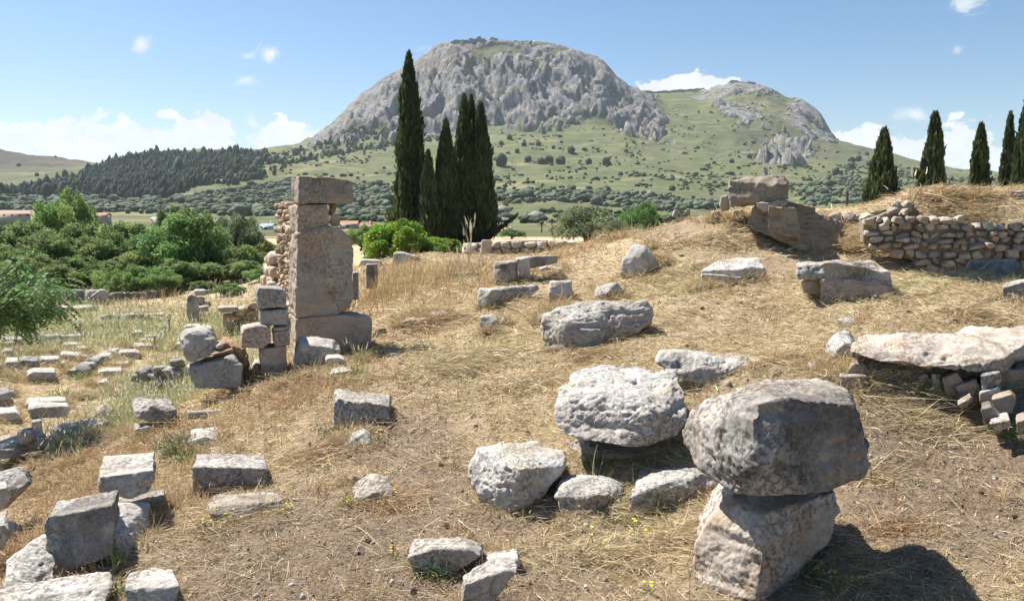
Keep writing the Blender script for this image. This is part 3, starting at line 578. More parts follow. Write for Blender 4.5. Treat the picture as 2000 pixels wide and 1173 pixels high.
# --- right middle
S('boulder', 'long grey boulder with a raised left shoulder lying across the middle of the slope', 'G',
  [(1054,640,.25),(1062,615,.3),(1105,596,.4),(1150,588,.45),(1222,594,.45),(1262,588,.5),(1276,602,.45),(1270,628,.35),(1220,645,.25),(1190,668,.1),(1150,682,.05),(1110,690,.0),(1075,680,.1),(1058,662,.2)],
  .8, sc=.85, rough=1.5, rnd=2, tD=.45, add=[(1108,628,.05),(1100,660,.0),(1150,650,.0)])
S('stone_slab', 'long wedge shaped grey slab behind the white grey boulder', 'G', [(1280,700,.1),(1290,684,.2),(1320,680,.3),(1400,694,.25),(1543,716,.15),(1541,735,.1),(1440,752,.02),(1380,748,0),(1300,722,.02)], .45, sc=.95, dz=-.02, rough=1.3, yo=.05)
S('boulder', 'small round grey stone in a hollow behind the balanced boulder', 'G', [(1573,720),(1578,708),(1592,705),(1602,716),(1600,732),(1582,735)], .22, 'B', rough=.7)
S('boulder', 'pale flat stone behind the top edge of the balanced boulder', 'P', [(1600,732),(1615,724),(1650,726),(1655,745),(1610,750)], .3, rough=1)
S('boulder', 'smooth white boulder at the left end of the long overhanging slab', 'P', [(1609,690),(1614,668),(1630,650),(1655,645),(1668,660),(1665,695),(1655,708),(1625,712)], .4, 'B', rough=.7)
S('boulder', 'whitish angular stone above the smooth white boulder', 'P', [(1636,622),(1660,619),(1688,628),(1695,640),(1660,645),(1642,638)], .3, 'B', rough=1)
S('stone_slab', 'long thick overhanging slab resting on rubble at the right edge', 'K',
  [(1660,660,.15),(1672,650,.3),(1790,660,.3),(1880,680,.2),(1960,665,.35),(2030,640,.6),(2035,680,.6),(2010,705,.5),(1960,728,.15),(1900,730,.0),(1860,724,.0),(1770,714,.02),(1720,710,.05),(1680,692,.1)],
  1.2, Y=6.85, sc=.97, sink=0, dz=.06, rough=1.5, rnd=2, tD=1.15, add=[(1870,715,-.02),(1960,700,.1)])
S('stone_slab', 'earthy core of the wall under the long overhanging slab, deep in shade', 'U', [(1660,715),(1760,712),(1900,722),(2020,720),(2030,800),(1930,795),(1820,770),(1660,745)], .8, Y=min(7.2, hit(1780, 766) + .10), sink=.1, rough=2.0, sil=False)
for i, (pl, Yq, lb, m) in enumerate([
    ([(1652,728),(1668,710),(1688,712),(1692,728),(1668,738)], 7.0, 'pale knobbly stone under the left tip of the overhanging slab', 'P'),
    ([(1688,712),(1708,712),(1708,728),(1690,730)], 7.15, 'reddish cube of stone wedged under the left of the overhanging slab', 'K'),
    ([(1686,735),(1705,728),(1712,742),(1702,750),(1688,748)], 7.05, 'small tan stone below the reddish cube under the slab', 'K'),
    ([(1710,728),(1742,722),(1748,745),(1738,752),(1708,748)], 7.1, 'brown block under the slab, second in its row of supports', 'U'),
    ([(1748,722),(1778,722),(1782,745),(1770,755),(1750,750)], 7.12, 'brown rounded support under the middle of the slab', 'U'),
    ([(1792,735),(1812,730),(1818,760),(1798,768)], 7.0, 'narrow upright stone standing under the slab, left of a pair', 'U'),
    ([(1819,732),(1838,731),(1839,765),(1822,770)], 6.95, 'narrow upright stone standing under the slab, right of a pair', 'K'),
    ([(1841,738),(1870,728),(1884,750),(1870,768),(1848,772)], 6.9, 'grey lump of rubble under the thickest part of the slab', 'G'),
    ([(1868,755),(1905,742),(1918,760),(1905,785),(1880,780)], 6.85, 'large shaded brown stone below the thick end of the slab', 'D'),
    ([(1917,735),(1952,728),(1955,742),(1940,755),(1920,757)], 6.75, 'tan wedge stone tucked directly under the right end of the slab', 'K'),
    ([(1915,768),(1950,755),(1956,765),(1945,780),(1916,784)], 6.7, 'mauve stone with a pale lower edge below the tan wedge', 'K'),
    ([(1870,790),(1896,776),(1900,784),(1882,795)], 6.6, 'pale chip of stone leaning in the straw below the slab', 'P'),
    ([(1939,780),(1975,770),(1985,780),(1975,800),(1948,802)], 6.5, 'grey oval stone lying out from the rubble near the right edge', 'G'),
    ([(1918,800),(1935,796),(1955,815),(1945,828),(1925,825)], 6.3, 'pinkish crumbly lump below the grey oval stone', 'K'),
    ([(1933,828),(1972,820),(1974,832),(1950,838)], 6.1, 'flat cream stone at the foot of the rubble, right edge', 'P'),
    ([(1985,825),(2010,818),(2012,845),(1990,842)], 5.9, 'knobbly stone half cut by the right edge of the picture', 'G'),
    ([(1760,755),(1790,748),(1795,765),(1775,772)], 7.0, 'earthy stone filling the gap left of the upright pair', 'U'),
    ([(1905,720),(1965,725),(1960,745),(1910,745)], 7.3, 'dark recessed stone behind the tan wedge', 'D'),
    ([(1640,735),(1690,735),(1700,765),(1650,765)], 7.2, 'crumbled pale masonry at the left foot of the slab wall', 'P')]):
    pc = np.array(pl, float).mean(0); pl = [tuple(pc + (np.array(q) - pc) * 1.1) for q in pl]
    S('rubble_stone', lb, 'UDKU'[i % 4] if i < 16 else 'U', pl, .28 if i not in (3, 4, 8) else .4, Y=min(Yq, hit(*max(pl, key=lambda q: q[1])) - .02), sink=.02, rough=.8, rnd=3, cat='rubble stone', sil=False, sc=.85)
S('stone_block', 'carved grey cornice block lying in the grass on the right of the slope', 'P',
  [(1369,530,.0),(1372,526,.05),(1378,522,.25),(1400,508,.55),(1440,503,.75),(1480,503,.7),(1493,522,.3),(1500,548,.2),(1480,557,.1),(1450,556,-.02),(1371,543,.0)], .5, sc=.9, rough=.8, rnd=2, add=[(1448,528,-.02),(1452,524,.0)])
S('stone_slab', 'lower step of the carved cornice block, partly buried', 'P', [(1370,532),(1448,536),(1450,558),(1370,545)], .5, yo=-.06, rough=.6)
S('boulder', 'small flat white stone in mown straw below the carved cornice block', 'P', [(1343,560),(1375,552),(1385,549),(1397,562),(1385,570),(1355,572)], .35, 'B', rough=1)
S('boulder', 'tall pale trapezoid block standing alone near the crest of the slope', 'P', [(1209,530,.1),(1216,505,.2),(1236,478,.35),(1260,478,.35),(1272,492,.3),(1288,520,.35),(1280,538,.25),(1250,543,0)], .7, sc=.75, rough=.7, rnd=2, add=[(1252,500,.1)])
S('boulder', 'small white stone to the right of the pale trapezoid block', 'P', [(1286,520),(1290,505),(1300,505),(1304,520)], .2, 'B')
S('boulder', 'small leaning grey block above the long grey boulder', 'G', [(1160,580,.1),(1166,560,.15),(1205,550,.3),(1218,568,.3),(1216,585,.2),(1190,592,.0)], .4, sc=.85, rough=.8, rnd=2, add=[(1185,572,.0)])
S('stone_block', 'weathered upright block between two piles of mown grass', 'G', [(1071,570,.0),(1075,548,.1),(1116,546,.1),(1118,572,.05),(1112,592,0),(1074,592,0)], .45, sc=.9, rough=1.1)
S('boulder', 'rounded pink grey stone tucked against the left tip of the long grey boulder', 'K', [(1044,632),(1050,615),(1066,611),(1070,628),(1058,637)], .3, 'B')
S('boulder', 'little grey boulder on the slope above its own small shadow', 'G', [(935,630,.1),(937,616,.15),(955,613,.2),(972,622,.15),(975,640,.1),(958,655,0),(940,648,0)], .35, 'F', sc=.8, rough=1)
S('boulder', 'pair of small stones joined beside the little grey boulder', 'D', [(975,625),(985,616),(992,625),(988,640),(978,637)], .2, 'B')
S('stone_block', 'long low block end on to the dry grass, left of the weathered upright block', 'D', [(932,582,.1),(936,562,.15),(958,560,.2),(1050,556,.9),(1054,562,.9),(1030,582,.5),(958,608,.0),(933,602,.0)], .45, sc=.9, rough=.9, rnd=2, add=[(962,566,.0)])
S('stone_block', 'upright block with a cracked front, left foot of the broken doorway', 'D', [(964,520,.1),(966,509,.15),(1008,509,.1),(1008,556,0),(966,556,0)], .5, sc=.95, rough=1.1, add=[(980,515,-.03),(980,555,-.03)])
S('stone_block', 'pale standing stone holding up the left end of a lintel', 'P', [(1008,503),(1034,500),(1036,553),(1009,554)], .5, sc=.95, rough=1.1)
S('stone_slab', 'broken lintel slab lying from the pale standing stone to the right', 'D', [(1030,501,.0),(1087,498,.4),(1089,512,.4),(1060,520,.2),(1032,524,.0)], .5, Y=hit(1022, 553) + .05, sink=0, sc=.95)
S('stone_slab', 'flat pointed slab lying on straw under the broken lintel', 'P', [(1052,525),(1065,518),(1100,522),(1104,533),(1085,535),(1055,532)], .5, 'F', rough=1)
S('boulder', 'low stone hidden in straw right of the standing stone', 'D', [(1055,608),(1100,596),(1110,604),(1070,616)], .4, 'F', rough=1)
S('boulder', 'light stone with a dark right side at the end of a grassy hummock', 'G', [(838,628,.0),(842,608,.15),(868,606,.2),(878,612,.2),(886,626,.1),(850,632,0)], .4, sc=.8, add=[(858,618,-.02)])
S('boulder', 'long half buried stone forming the grassy hummock right of the pillar', 'U', [(765,640),(790,618),(838,610),(842,630),(800,642)], .8, yo=0, rough=1.3, dz=-.1)
S('stone_block', 'weathered block with a dark lichen stripe at right centre, carrying a broken ledge', 'G', [(1556,532,.0),(1556,515,.05),(1585,512,.1),(1700,510,.3),(1720,530,.1),(1735,545,.05),(1600,545,0),(1560,543,0)], .7, Y=hit(1640, 590) - .12, sink=0, rough=1.4, sc=.95, rnd=2, more=[([(1600,515),(1635,512),(1735,530),(1742,560),(1720,575),(1640,560)], .02, .6)])
S('boulder', 'thick shaded base stone under the block with the dark lichen stripe', 'W', [(1604,540,.12),(1720,540,.1),(1742,565,.1),(1742,590,.0),(1690,592,0),(1606,585,.0)], .7, rough=1.3, yo=-.02)
S('boulder', 'small pink knobbly stone at the left foot of the striped block', 'K', [(1564,545),(1600,542),(1604,568),(1570,565)], .4, Y=hit(1640, 590) + .05, rough=1.2)
S('stone_block', 'squared dark stone lying in tree shade near the right edge', 'D', [(1889,520),(1895,508),(1985,505),(1990,548),(1895,552)], .7, rough=.7, Y=14.2)
S('stone_block', 'bluish stone in deep tree shade cut by the right edge', 'D', [(1958,560),(1995,545),(2040,540),(2040,585),(1960,582)], .7, rough=.7)
# --- ruin on the crest
S('stone_block', 'great weathered block crowning the ruin on the crest', 'U', [(1420,375,.25),(1424,356,.3),(1450,352,.3),(1530,345,.3),(1540,362,.1),(1538,388,.05),(1500,395,.0),(1428,404,.15)], 1.2, Y=17.2, sink=0, rough=1.2, rnd=2, sc=.9, add=[(1510,362,.0),(1515,392,.0)])
S('ruined_masonry', 'dark undercut mass of ruined masonry below the crowning block', 'U', [(1455,440,.4),(1475,402,.5),(1540,400,.5),(1570,408,.7),(1600,420,.9),(1660,440,1.4),(1671,475,1.2),(1640,485,.5),(1560,480,.0),(1520,462,.0),(1470,450,.2)], 1.6, Y=17.0, sink=.1, rough=1.7, cat='masonry', more=[([(1500,400),(1560,404),(1560,470),(1500,450)], -.15, 1.)])
S('stone_block', 'pinkish capital shaped stone directly under the crowning block', 'K', [(1476,395),(1540,392),(1532,408),(1490,412),(1478,405)], .9, Y=17.1, sink=0, rough=1.3)
for pl, Yq, lb, m in [([(1430,425),(1432,411),(1450,409),(1454,420),(1446,432)], 17.1, 'rounded pale stone left under the crowning block', 'P'), ([(1444,440),(1452,419),(1466,432),(1466,441)], 16.9, 'triangular pale stone next to the rounded one under the crowning block', 'P'),
                      ([(1426,440),(1430,433),(1448,436),(1448,453),(1428,452)], 16.7, 'tan cube stone lowest on the left of the crest ruin', 'U'), ([(1388,428),(1390,413),(1406,412),(1407,430),(1394,435)], 17.6, 'pale rectangular stone in grass left of the crest ruin', 'P'),
                      ([(1405,400),(1408,384),(1422,381),(1424,404),(1410,408)], 18.2, 'grey stone peeping from behind the left end of the crowning block', 'G'), ([(1549,410),(1560,399),(1592,404),(1592,414),(1570,419)], 17.6, 'flat tabular stone projecting right of the crest ruin', 'U'),
                      ([(1528,415),(1532,402),(1552,404),(1556,418)], 17.3, 'dark stone between the capital shaped stone and the tabular one', 'D'), ([(1312,418),(1318,409),(1324,411),(1324,420)], 20, 'small stone on the skyline left of the crest ruin', 'G'),
                      ([(1338,414),(1342,407),(1348,409),(1348,417)], 20, 'second small stone on the skyline nearer the crest ruin', 'G'), ([(1165,470),(1172,457),(1186,458),(1190,470)], 24, 'grey pointed stone in front of the olive grey scrub', 'G'),
                      ([(1223,460),(1224,450),(1248,449),(1250,460)], 22.5, 'squared pale block near the crest below the round green bush', 'P'), ([(1190,473),(1192,466),(1222,461),(1222,468)], 23.5, 'low grey slab leading to the squared pale block', 'G'),
                      ([(1262,485),(1268,474),(1278,476),(1278,487)], 19, 'small tan stone on the bank above the pale trapezoid block', 'U'), ([(1640,485),(1650,478),(1672,480),(1676,490)], 16.5, 'flat pale stone beside the foot of the dark masonry mass', 'P')]:
    gnd = 'tabular' not in lb and 'capital' not in lb; b_ = max(pl, key=lambda q: q[1]); yh = hit(b_[0], b_[1])
    S('stone', lb, m, pl, .45, Y=(yh if yh < 27 else Yq) if gnd else Yq, sink=.08 if gnd else 0, rough=.7, rnd=3)
for pl, lb in [([(1794,392),(1800,386),(1868,381),(1868,387),(1810,396)], 'long thin slab on the crest between two cypress trees'), ([(1898,388),(1900,382),(1940,380),(1942,386)], 'short white slab on the crest below the cypress with a broad foot'), ([(1965,383),(1972,375),(2040,370),(2040,381)], 'pale slab on the crest cut by the right edge')]:
    S('stone_slab', lb, 'P', pl, .8, Y=18.7, rough=.6, sink=.1)
# --- the tall pillar and the ruins round it
PY = 12.2
S('stone_block', 'top block of the tall pillar, orange lichen along its upper edge', 'L', [(584,343),(640,346),(690,353),(690,374),(692,386),(691,396),(640,398),(584,399)], .55, Y=PY, dx=-.27, sc=1, sink=0, rough=.8, rnd=2, sil=False)
S('stone_block', 'squat squared drum under the top block of the tall pillar', 'W', [(580,400),(640,398),(644,430),(642,452),(581,454)], .6, Y=PY + .04, dx=-.29, sc=1, sink=0, rough=.8, rnd=2, sil=False)
S('stone', 'small red stone wedged under the overhang of the pillar top block', 'R', [(643,398),(656,399),(657,408),(650,417),(643,417)], .3, Y=PY + .15, sink=0, rough=.6, sil=False)
S('stone', 'grey rubble stone right of the squat drum on the pillar', 'W', [(645,420),(660,418),(665,432),(662,442),(645,442)], .35, Y=PY + .12, sink=0, rough=.6, sil=False)
S('stone_slab', 'tall upright slab forming the body of the pillar, its right side broken', 'W', [(581,455),(645,440),(662,445),(676,458),(690,470),(689,585),(684,600),(668,608),(655,619),(578,620),(578,560),(583,480)], .60, Y=PY, dx=-.28, sc=1, sink=0, rough=1.1, rnd=2, sil=False)
S('stone_block', 'wide foundation block under the tall pillar, stepping out to the right', 'W', [(577,622),(660,620),(680,613),(722,617),(727,630),(726,670),(700,690),(577,690)], .6, Y=PY - .06, dx=-.24, sc=1, sink=.1, rough=.8, rnd=2, sil=False)
S('stone', 'dark stone sticking out low behind the right edge of the pillar', 'D', [(688,530),(700,528),(700,552),(688,554)], .4, Y=13.4, sink=.3, rough=.5)
def rubble_wall(name, label, front, Yf, Yb, m, th=.4, sz=.28, core='R', cat='rubble wall', seed=1, irregular=.25, flat=1.0):
    """front: photo outline of the seen face as pairs (u, top, bottom); depth runs from Yf to Yb along it"""
    rg = np.random.default_rng(seed); n = len(front); Ys = np.linspace(Yf, Yb, n)
    top = np.array([P3(f[0], f[1], Yq) for f, Yq in zip(front, Ys)]); bot = np.array([P3(f[0], f[2], Yq) for f, Yq in zip(front, Ys)]); bot[:, 2] -= .12
    root = link(name, None); root.empty_display_size = .1; c0 = bot.mean(0); root.location = c0; props(root, label, cat)
    L = np.concatenate([[0], np.cumsum(np.hypot(*(np.diff(bot[:, :2], axis=0)).T))]); tot = L[-1]
    dirv = (bot[-1] - bot[0]) * [1, 1, 0]; dirv /= np.linalg.norm(dirv); nrm = np.array([dirv[1], -dirv[0], 0]); nrm = nrm if nrm[1] < 0 or abs(nrm[1]) < .5 else -nrm
    if (nrm @ (-c0 * [1, 1, 0])) < 0: nrm = -nrm
    V, Fc, T = [], [], []; base = 0; IVq, IFq = IV3, IF3
    zlo, zhi = bot[:, 2].min(), top[:, 2].max(); zz = zlo; row = 0
    while zz < zhi:
        h = sz * rg.uniform(.55, .95) * flat; s = -rg.uniform(0, sz)
        while s < tot:
            wd = sz * rg.uniform(.6, 1.5); sc_ = s + wd / 2
            if 0 <= sc_ <= tot:
                tz = np.interp(sc_, L, top[:, 2]); bz = np.interp(sc_, L, bot[:, 2])
                if bz - .05 <= zz + h / 2 <= tz:
                    cx = np.interp(sc_, L, bot[:, 0]); cy = np.interp(sc_, L, bot[:, 1])
                    dn = rg.normal(size=(7, 3)); dn = np.concatenate([dn / np.linalg.norm(dn, axis=1)[:, None], np.eye(3), -np.eye(3)]); hd = np.concatenate([rg.uniform(.62, .98, 7), rg.uniform(.8, 1., 6)]); q = IVq * np.min(np.where(IVq @ dn.T > .05, hd / np.maximum(IVq @ dn.T, .05), 9), axis=1).clip(.4, 1.35)[:, None]; q = q * (1 + .10 * noise3(IVq * 2.6 + rg.uniform(0, 60)) + .05 * noise3(IVq * 7 + rg.uniform(0, 60)))[:, None]; T.append(np.tile(np.array([1, 1, 1.]) * rg.uniform(.66, 1.15) * rg.normal(1, .018, 3), (len(IVq), 1)))
                    ang = rg.normal(0, irregular * .6); q = q * np.array([wd * .5, th * .5 * rg.uniform(.75, 1.1), h * .53]); q = np.stack([q[:, 0] * math.cos(ang) - q[:, 2] * math.sin(ang), q[:, 1], q[:, 0] * math.sin(ang) + q[:, 2] * math.cos(ang)], -1)
                    wp = q[:, :1] * dirv + q[:, 1:2] * nrm + q[:, 2:] * [0, 0, 1] + np.array([cx, cy, zz + h / 2 + rg.normal(0, .02)]) - nrm * (th * .45) + nrm * rg.normal(0, .04 * irregular * 4)
                    V.append(wp - c0); Fc.append(IFq + base); base += len(IVq)
            s += wd * .97
        zz += h * .95; row += 1
    me = mesh_np('facing_stones', np.concatenate(V), np.concatenate(Fc), MATS['w' + m], True, colors=np.concatenate(T)); link('facing_stones', me, root)
    bm = bmesh.new(); nk = -nrm * th * .42; nb2 = -nrm * (th * 1.3)
    ring = [[bm.verts.new(list(p - c0)) for p in (top[i] - [0, 0, .07] + nk, top[i] - [0, 0, .07] + nb2, bot[i] + nb2, bot[i] + nk)] for i in range(n)]
    for i in range(n - 1):
        for j in range(4): bm.faces.new([ring[i][j], ring[i][(j + 1) % 4], ring[i + 1][(j + 1) % 4], ring[i + 1][j]])
    bm.faces.new(ring[0]); bm.faces.new(ring[-1][::-1]); bmesh.ops.recalc_face_normals(bm, faces=bm.faces); me = bpy.data.meshes.new('mortar_core'); bm.to_mesh(me); bm.free(); me.materials.append(MATS[core]); link('mortar_core', me, root)
    return root
rubble_wall('rubble_wall', 'tall rough rubble wall running back behind the left side of the pillar', [(577,470,640),(573,468,632),(567,400,620),(556,396,602),(541,398,592)], 13.0, 17.0, 'W', .36, .24, 'W', seed=4, irregular=.12, flat=.75)
rubble_wall('rubble_wall', 'lower broken wall stub behind the tall rough wall, left of the pillar', [(532,486,575),(520,500,575),(508,540,575)], 21, 23, 'W', .4, .42, 'W', seed=5)
S('stone_block', 'top block of the narrow stone stack left of the pillar', 'D', [(501,572),(505,562),(552,564),(560,572),(558,600),(505,604)], .5, Y=11.3, dx=-.05, sc=1, sink=0, rough=.8, rnd=2, sil=False)
S('stone_block', 'second block down in the narrow stone stack left of the pillar', 'D', [(507,606),(562,604),(562,634),(509,636)], .45, Y=11.32, dx=-.04, sc=1, sink=0, rough=.7, rnd=2, sil=False)
S('stone_block', 'tilted tan block jutting left from the narrow stack', 'W', [(471,650),(476,641),(505,636),(530,638),(529,668),(515,680),(474,680)], .45, Y=11.2, dx=-.04, sc=1, sink=0, rough=.8, rnd=2, sil=False)
S('stone_block', 'small tan block with a thin tile on it, right side of the narrow stack', 'W', [(533,648),(566,645),(567,674),(536,677)], .4, Y=11.25, dx=-.03, sc=1, sink=0, rough=.6, rnd=2, sil=False)
S('stone', 'thin flat tile stone in the joint of the narrow stack', 'W', [(532,640),(562,638),(562,645),(533,648)], .35, Y=11.27, sink=0, rough=.3, rnd=1, sil=False)
S('stone_block', 'lowest square block of the narrow stack standing in dry weeds', 'W', [(508,680),(560,676),(563,735),(510,738)], .5, Y=11.25, dx=-.04, sc=1, sink=.1, rough=.7, rnd=2, sil=False)
S('boulder', 'grey boulder with a pale rim at the foot of the pillar', 'G', [(574,700,.15),(578,672,.2),(584,658,.25),(620,657,.25),(650,662,.25),(665,678,.2),(660,705,.1),(640,716,0),(578,714,.0)], .5, sc=.9, rough=1.1, rnd=2, add=[(590,672,.0),(650,680,.02)], Y=11.1)
S('boulder', 'small pink topped stone against the grey boulder at the pillar foot', 'K', [(634,705),(638,692),(662,690),(676,704),(668,714),(645,716)], .3, rough=.9, Y=10.7)
S('boulder', 'flat pale stone lying in grass below the pink topped stone', 'P', [(643,735),(648,718),(685,714),(692,722),(680,742),(648,746)], .4, rough=.9, yo=0)
S('stone_block', 'dark leaning block on top of the collapsed corner left of the narrow stack', 'D', [(352,655,.1),(362,642,.2),(388,635,.25),(412,636,.2),(425,668,.05),(418,695,0),(368,708,0),(358,690,.05)], .6, Y=11.0, sc=.92, sink=0, rough=1.1, rnd=2, add=[(368,650,.0)])
S('stone_block', 'lower block of the collapsed corner, wrapped in dry weeds', 'D', [(366,712,.05),(420,694,.05),(455,688,.1),(474,705,.05),(472,750,0),(380,752,0)], .6, Y=10.9, sc=.95, rough=1.0, rnd=2)
S('rubble_heap', 'heap of red mortar and broken brick between the collapsed corner and the narrow stack', 'R', [(418,690),(425,668),(440,660),(470,672),(482,690),(486,745),(470,750),(460,700)], .6, Y=11.25, rough=2.2, rnd=1, cat='rubble')
S('stone', 'small round stone caught on the mortar heap', 'G', [(421,675),(430,668),(438,672),(436,680),(424,681)], .15, 'B', Y=10.9, sink=0, rough=.5)
S('stone', 'long red brick fragment lying across the mortar heap', 'R', [(411,692),(440,682),(455,678),(455,683),(432,690),(414,695)], .15, Y=10.85, sink=0, rough=.4, rnd=1)
S('stone', 'pale rubble in the gap between mortar heap and narrow stack', 'P', [(488,715),(500,700),(510,705),(510,745),(490,740)], .4, Y=11.5, rough=1.2)
# pillar-side ruins further back
S('stone_pillar', 'stubby grey upright post stone right of the tall pillar', 'G', [(714,525),(716,514),(737,514),(738,530),(737,560),(715,560)], .35, Y=17.5, sc=1, rough=.7, cat='stone post')
S('stone_block', 'tilted grey block lying on the bank in front of the bright green tree', 'G', [(764,518,.0),(770,492,.1),(786,491,.1),(818,500,.1),(819,520,0),(800,523,0)], .8, sc=.95, rough=.6, rnd=2, Y=25)
S('stone_slab', 'low pale block buried in the dry grass below the tilted grey block', 'P', [(767,560),(770,546),(806,543),(806,560)], .6, rough=.8, yo=0)
S('stone_slab', 'pale flat stone low behind the tall pillar, left of the tilted grey block', 'P', [(700,515),(705,505),(745,507),(745,517)], .7, Y=26, rough=.7)
S('stone_slab', 'faint pale slab at the back edge of the tall dry grass', 'P', [(880,540),(882,531),(940,528),(940,540)], .5, rough=.6, yo=0)
S('stone', 'small grey stone right of the tilted grey block', 'G', [(832,512),(840,505),(850,507),(852,514)], .5, Y=26, rough=.7)
S('stone_pillar', 'short square pier standing against the low masonry wall', 'K', [(940,472),(942,468),(960,468),(961,492),(960,500),(940,500)], .5, Y=29.5, rough=.7, cat='stone pier')
rubble_wall('rubble_wall', 'low curving pale masonry wall in the middle distance below the cypress trees', [(908,480,500),(930,472,503),(1000,467,508),(1060,466,506),(1110,468,500),(1150,476,490)], 30, 31, 'K', .6, .42, 'K', seed=8, irregular=.05, flat=.7)
rubble_wall('rubble_wall', 'crumbling bank of small stones below the round green bush, right of the low masonry wall', [(1130,500,512),(1180,480,505),(1230,478,500),(1262,470,492)], 22, 20, 'U', .5, .3, 'U', seed=9)
# --- big rubble retaining wall on the right
rubble_wall('rubble_wall', 'rough retaining wall of stacked fieldstones at the right edge of the crest', [(1690,424,462),(1730,412,478),(1770,412,492),(1830,418,512),(1900,432,518),(2000,444,520),(2080,440,524)], 16.8, 16.0, 'U', .40, .22, 'U', seed=12, irregular=.3)
rubble_wall('rubble_wall', 'ragged upper course of stones between the dark masonry and the retaining wall', [(1600,412,440),(1660,420,450),(1700,410,440),(1760,396,418),(1790,392,415)], 18.6, 18.0, 'U', .5, .34, 'U', seed=13)
# --- lower left foreground wall
S('stone_block', 'large squared block standing highest at the lower left corner of the picture', 'D', [(87,1018,.04),(92,1008,.05),(150,1000,.02),(221,985,.05),(222,1050,.02),(220,1085,.02),(150,1105,0),(92,1120,.02)], .34, Y=5.25, dx=-.12, sc=.97, sink=.02, rough=.7, rnd=2, sil=False)
S('stone_block', 'flat topped block leaning on the wall above the large squared corner block', 'G', [(192,930,.0),(240,924,.02),(301,918,.04),(303,940,.05),(289,962,.03),(255,973,.0),(193,962,.0)], .55, Y=5.9, dx=-.24, dz=-.01, sc=1, sink=0, rough=.8, rnd=2, sil=False)
S('stone_block', 'rectangular dark fronted block, right hand one of the lower left wall', 'D', [(377,912),(450,912),(522,915),(522,965),(450,972),(379,976)], .42, Y=6.6, sc=.98, dx=-.15, sink=0, rough=.7, rnd=2, sil=False)
S('stone_slab', 'tilted slab lying below the rectangular dark fronted block', 'D', [(409,985,.1),(430,980,.1),(551,975,.25),(558,1000,.2),(556,1020,.1),(482,1030,.0),(412,1003,.02)], .42, sc=.95, rough=.8, rnd=2, yo=0)
S('stone_block', 'long block running back between the two front blocks of the lower left wall', 'P', [(221,1049,0),(222,985,.35),(240,978,.55),(292,982,.6),(290,1045,.4),(258,1106,.0),(225,1110,0)], .35, Y=5.35, sc=1, sink=.02, rough=.9, rnd=2)
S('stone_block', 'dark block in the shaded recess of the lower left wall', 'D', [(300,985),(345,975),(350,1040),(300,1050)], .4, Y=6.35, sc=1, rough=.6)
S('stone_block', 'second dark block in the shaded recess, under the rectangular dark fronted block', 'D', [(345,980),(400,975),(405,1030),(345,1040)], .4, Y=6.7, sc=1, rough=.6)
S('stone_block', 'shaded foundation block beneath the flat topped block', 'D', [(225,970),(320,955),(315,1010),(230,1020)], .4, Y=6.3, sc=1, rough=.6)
S('stone_slab', 'broad sloping white slab left of the large squared corner block', 'P', [(8,1150,.0),(12,1120,.15),(60,1060,.55),(85,1043,.7),(110,1050,.7),(110,1150,.1),(60,1170,0)], .3, Y=4.75, sc=.95, sink=.1, rough=1., rnd=3, dz=-.05)
S('stone_slab', 'wide pale slab along the bottom left edge of the picture', 'P', [(-60,1190,0),(0,1175,.05),(60,1140,.25),(150,1120,.45),(215,1118,.45),(218,1140,.2),(205,1180,.05),(150,1230,0)], .3, Y=4.35, sc=.95, sink=.1, rough=1.1, dz=-.06)
S('stone_slab', 'rounded grassy slab at the bottom edge right of the wide pale slab', 'P', [(243,1150,.0),(255,1115,.25),(300,1106,.4),(340,1112,.3),(350,1140,.1),(345,1185,0),(250,1190,0)], .3, Y=4.4, sc=.9, sink=.1, rough=1.1, dz=-.05)
S('boulder', 'dark broken rock at the left edge beyond the corner block', 'D', [(-20,925,.1),(10,915,.2),(45,910,.25),(60,930,.1),(40,950,0),(0,985,0),(-30,990,0)], .5, sc=.85, rough=1.4, Y=7.6)
S('boulder', 'second broken rock lower down the left edge', 'G', [(-20,940),(12,938),(20,955),(8,985),(-20,990)], .4, rough=1.2, Y=7.1)
S('boulder', 'grey rock at the left edge just above the broad white slab', 'G', [(-30,1015),(8,1010),(20,1030),(5,1060),(-30,1060)], .4, rough=1.2, Y=6.0)
S('boulder', 'small pale rock in brown weeds left of the corner block', 'P', [(15,1035),(30,1020),(42,1030),(35,1050),(18,1055)], .25, rough=1, yo=0)
S('boulder', 'long pitted rock in weeds at the foot of the lower left slope', 'G', [(92,862,.1),(100,840,.2),(120,826,.3),(150,830,.3),(200,818,.6),(218,826,.6),(200,850,.3),(150,868,.1),(110,882,0)], .5, sc=.85, rough=1.5, rnd=2, yo=0)
S('boulder', 'pinkish rough rock behind the long pitted rock in the weeds', 'K', [(170,820),(185,798),(205,788),(225,800),(222,822),(190,832)], .5, 'B', rough=1.4)
S('boulder', 'pale flaky stone between the pitted rock and the flat topped block', 'P', [(160,862),(170,851),(180,852),(180,868),(165,872)], .2, 'B', rough=1)
S('boulder', 'round shouldered boulder resting on small rocks left of centre', 'D', [(257,800,.1),(262,782,.2),(295,775,.3),(322,785,.25),(345,802,.1),(347,822,.02),(310,826,0),(265,818,.02)], .6, sc=.85, Y=hit(300, 850) - .05, sink=0, rough=1.3, rnd=3, add=[(300,792,.05)])
S('stone', 'pitted small rock under the left of the round shouldered boulder', 'G', [(260,838),(270,826),(290,824),(307,835),(304,853),(266,855)], .35, rough=1.2, Y=hit(300, 850) - .1)
S('stone', 'square small rock under the right of the round shouldered boulder', 'G', [(308,822),(345,818),(350,845),(335,850),(310,846)], .4, rough=1., Y=hit(300, 850))
S('boulder', 'bright white angular stone with a green weed in front', 'P', [(365,862),(385,845),(402,842),(430,855),(440,865),(420,875),(380,872)], .5, rough=1., sc=.8, yo=0)
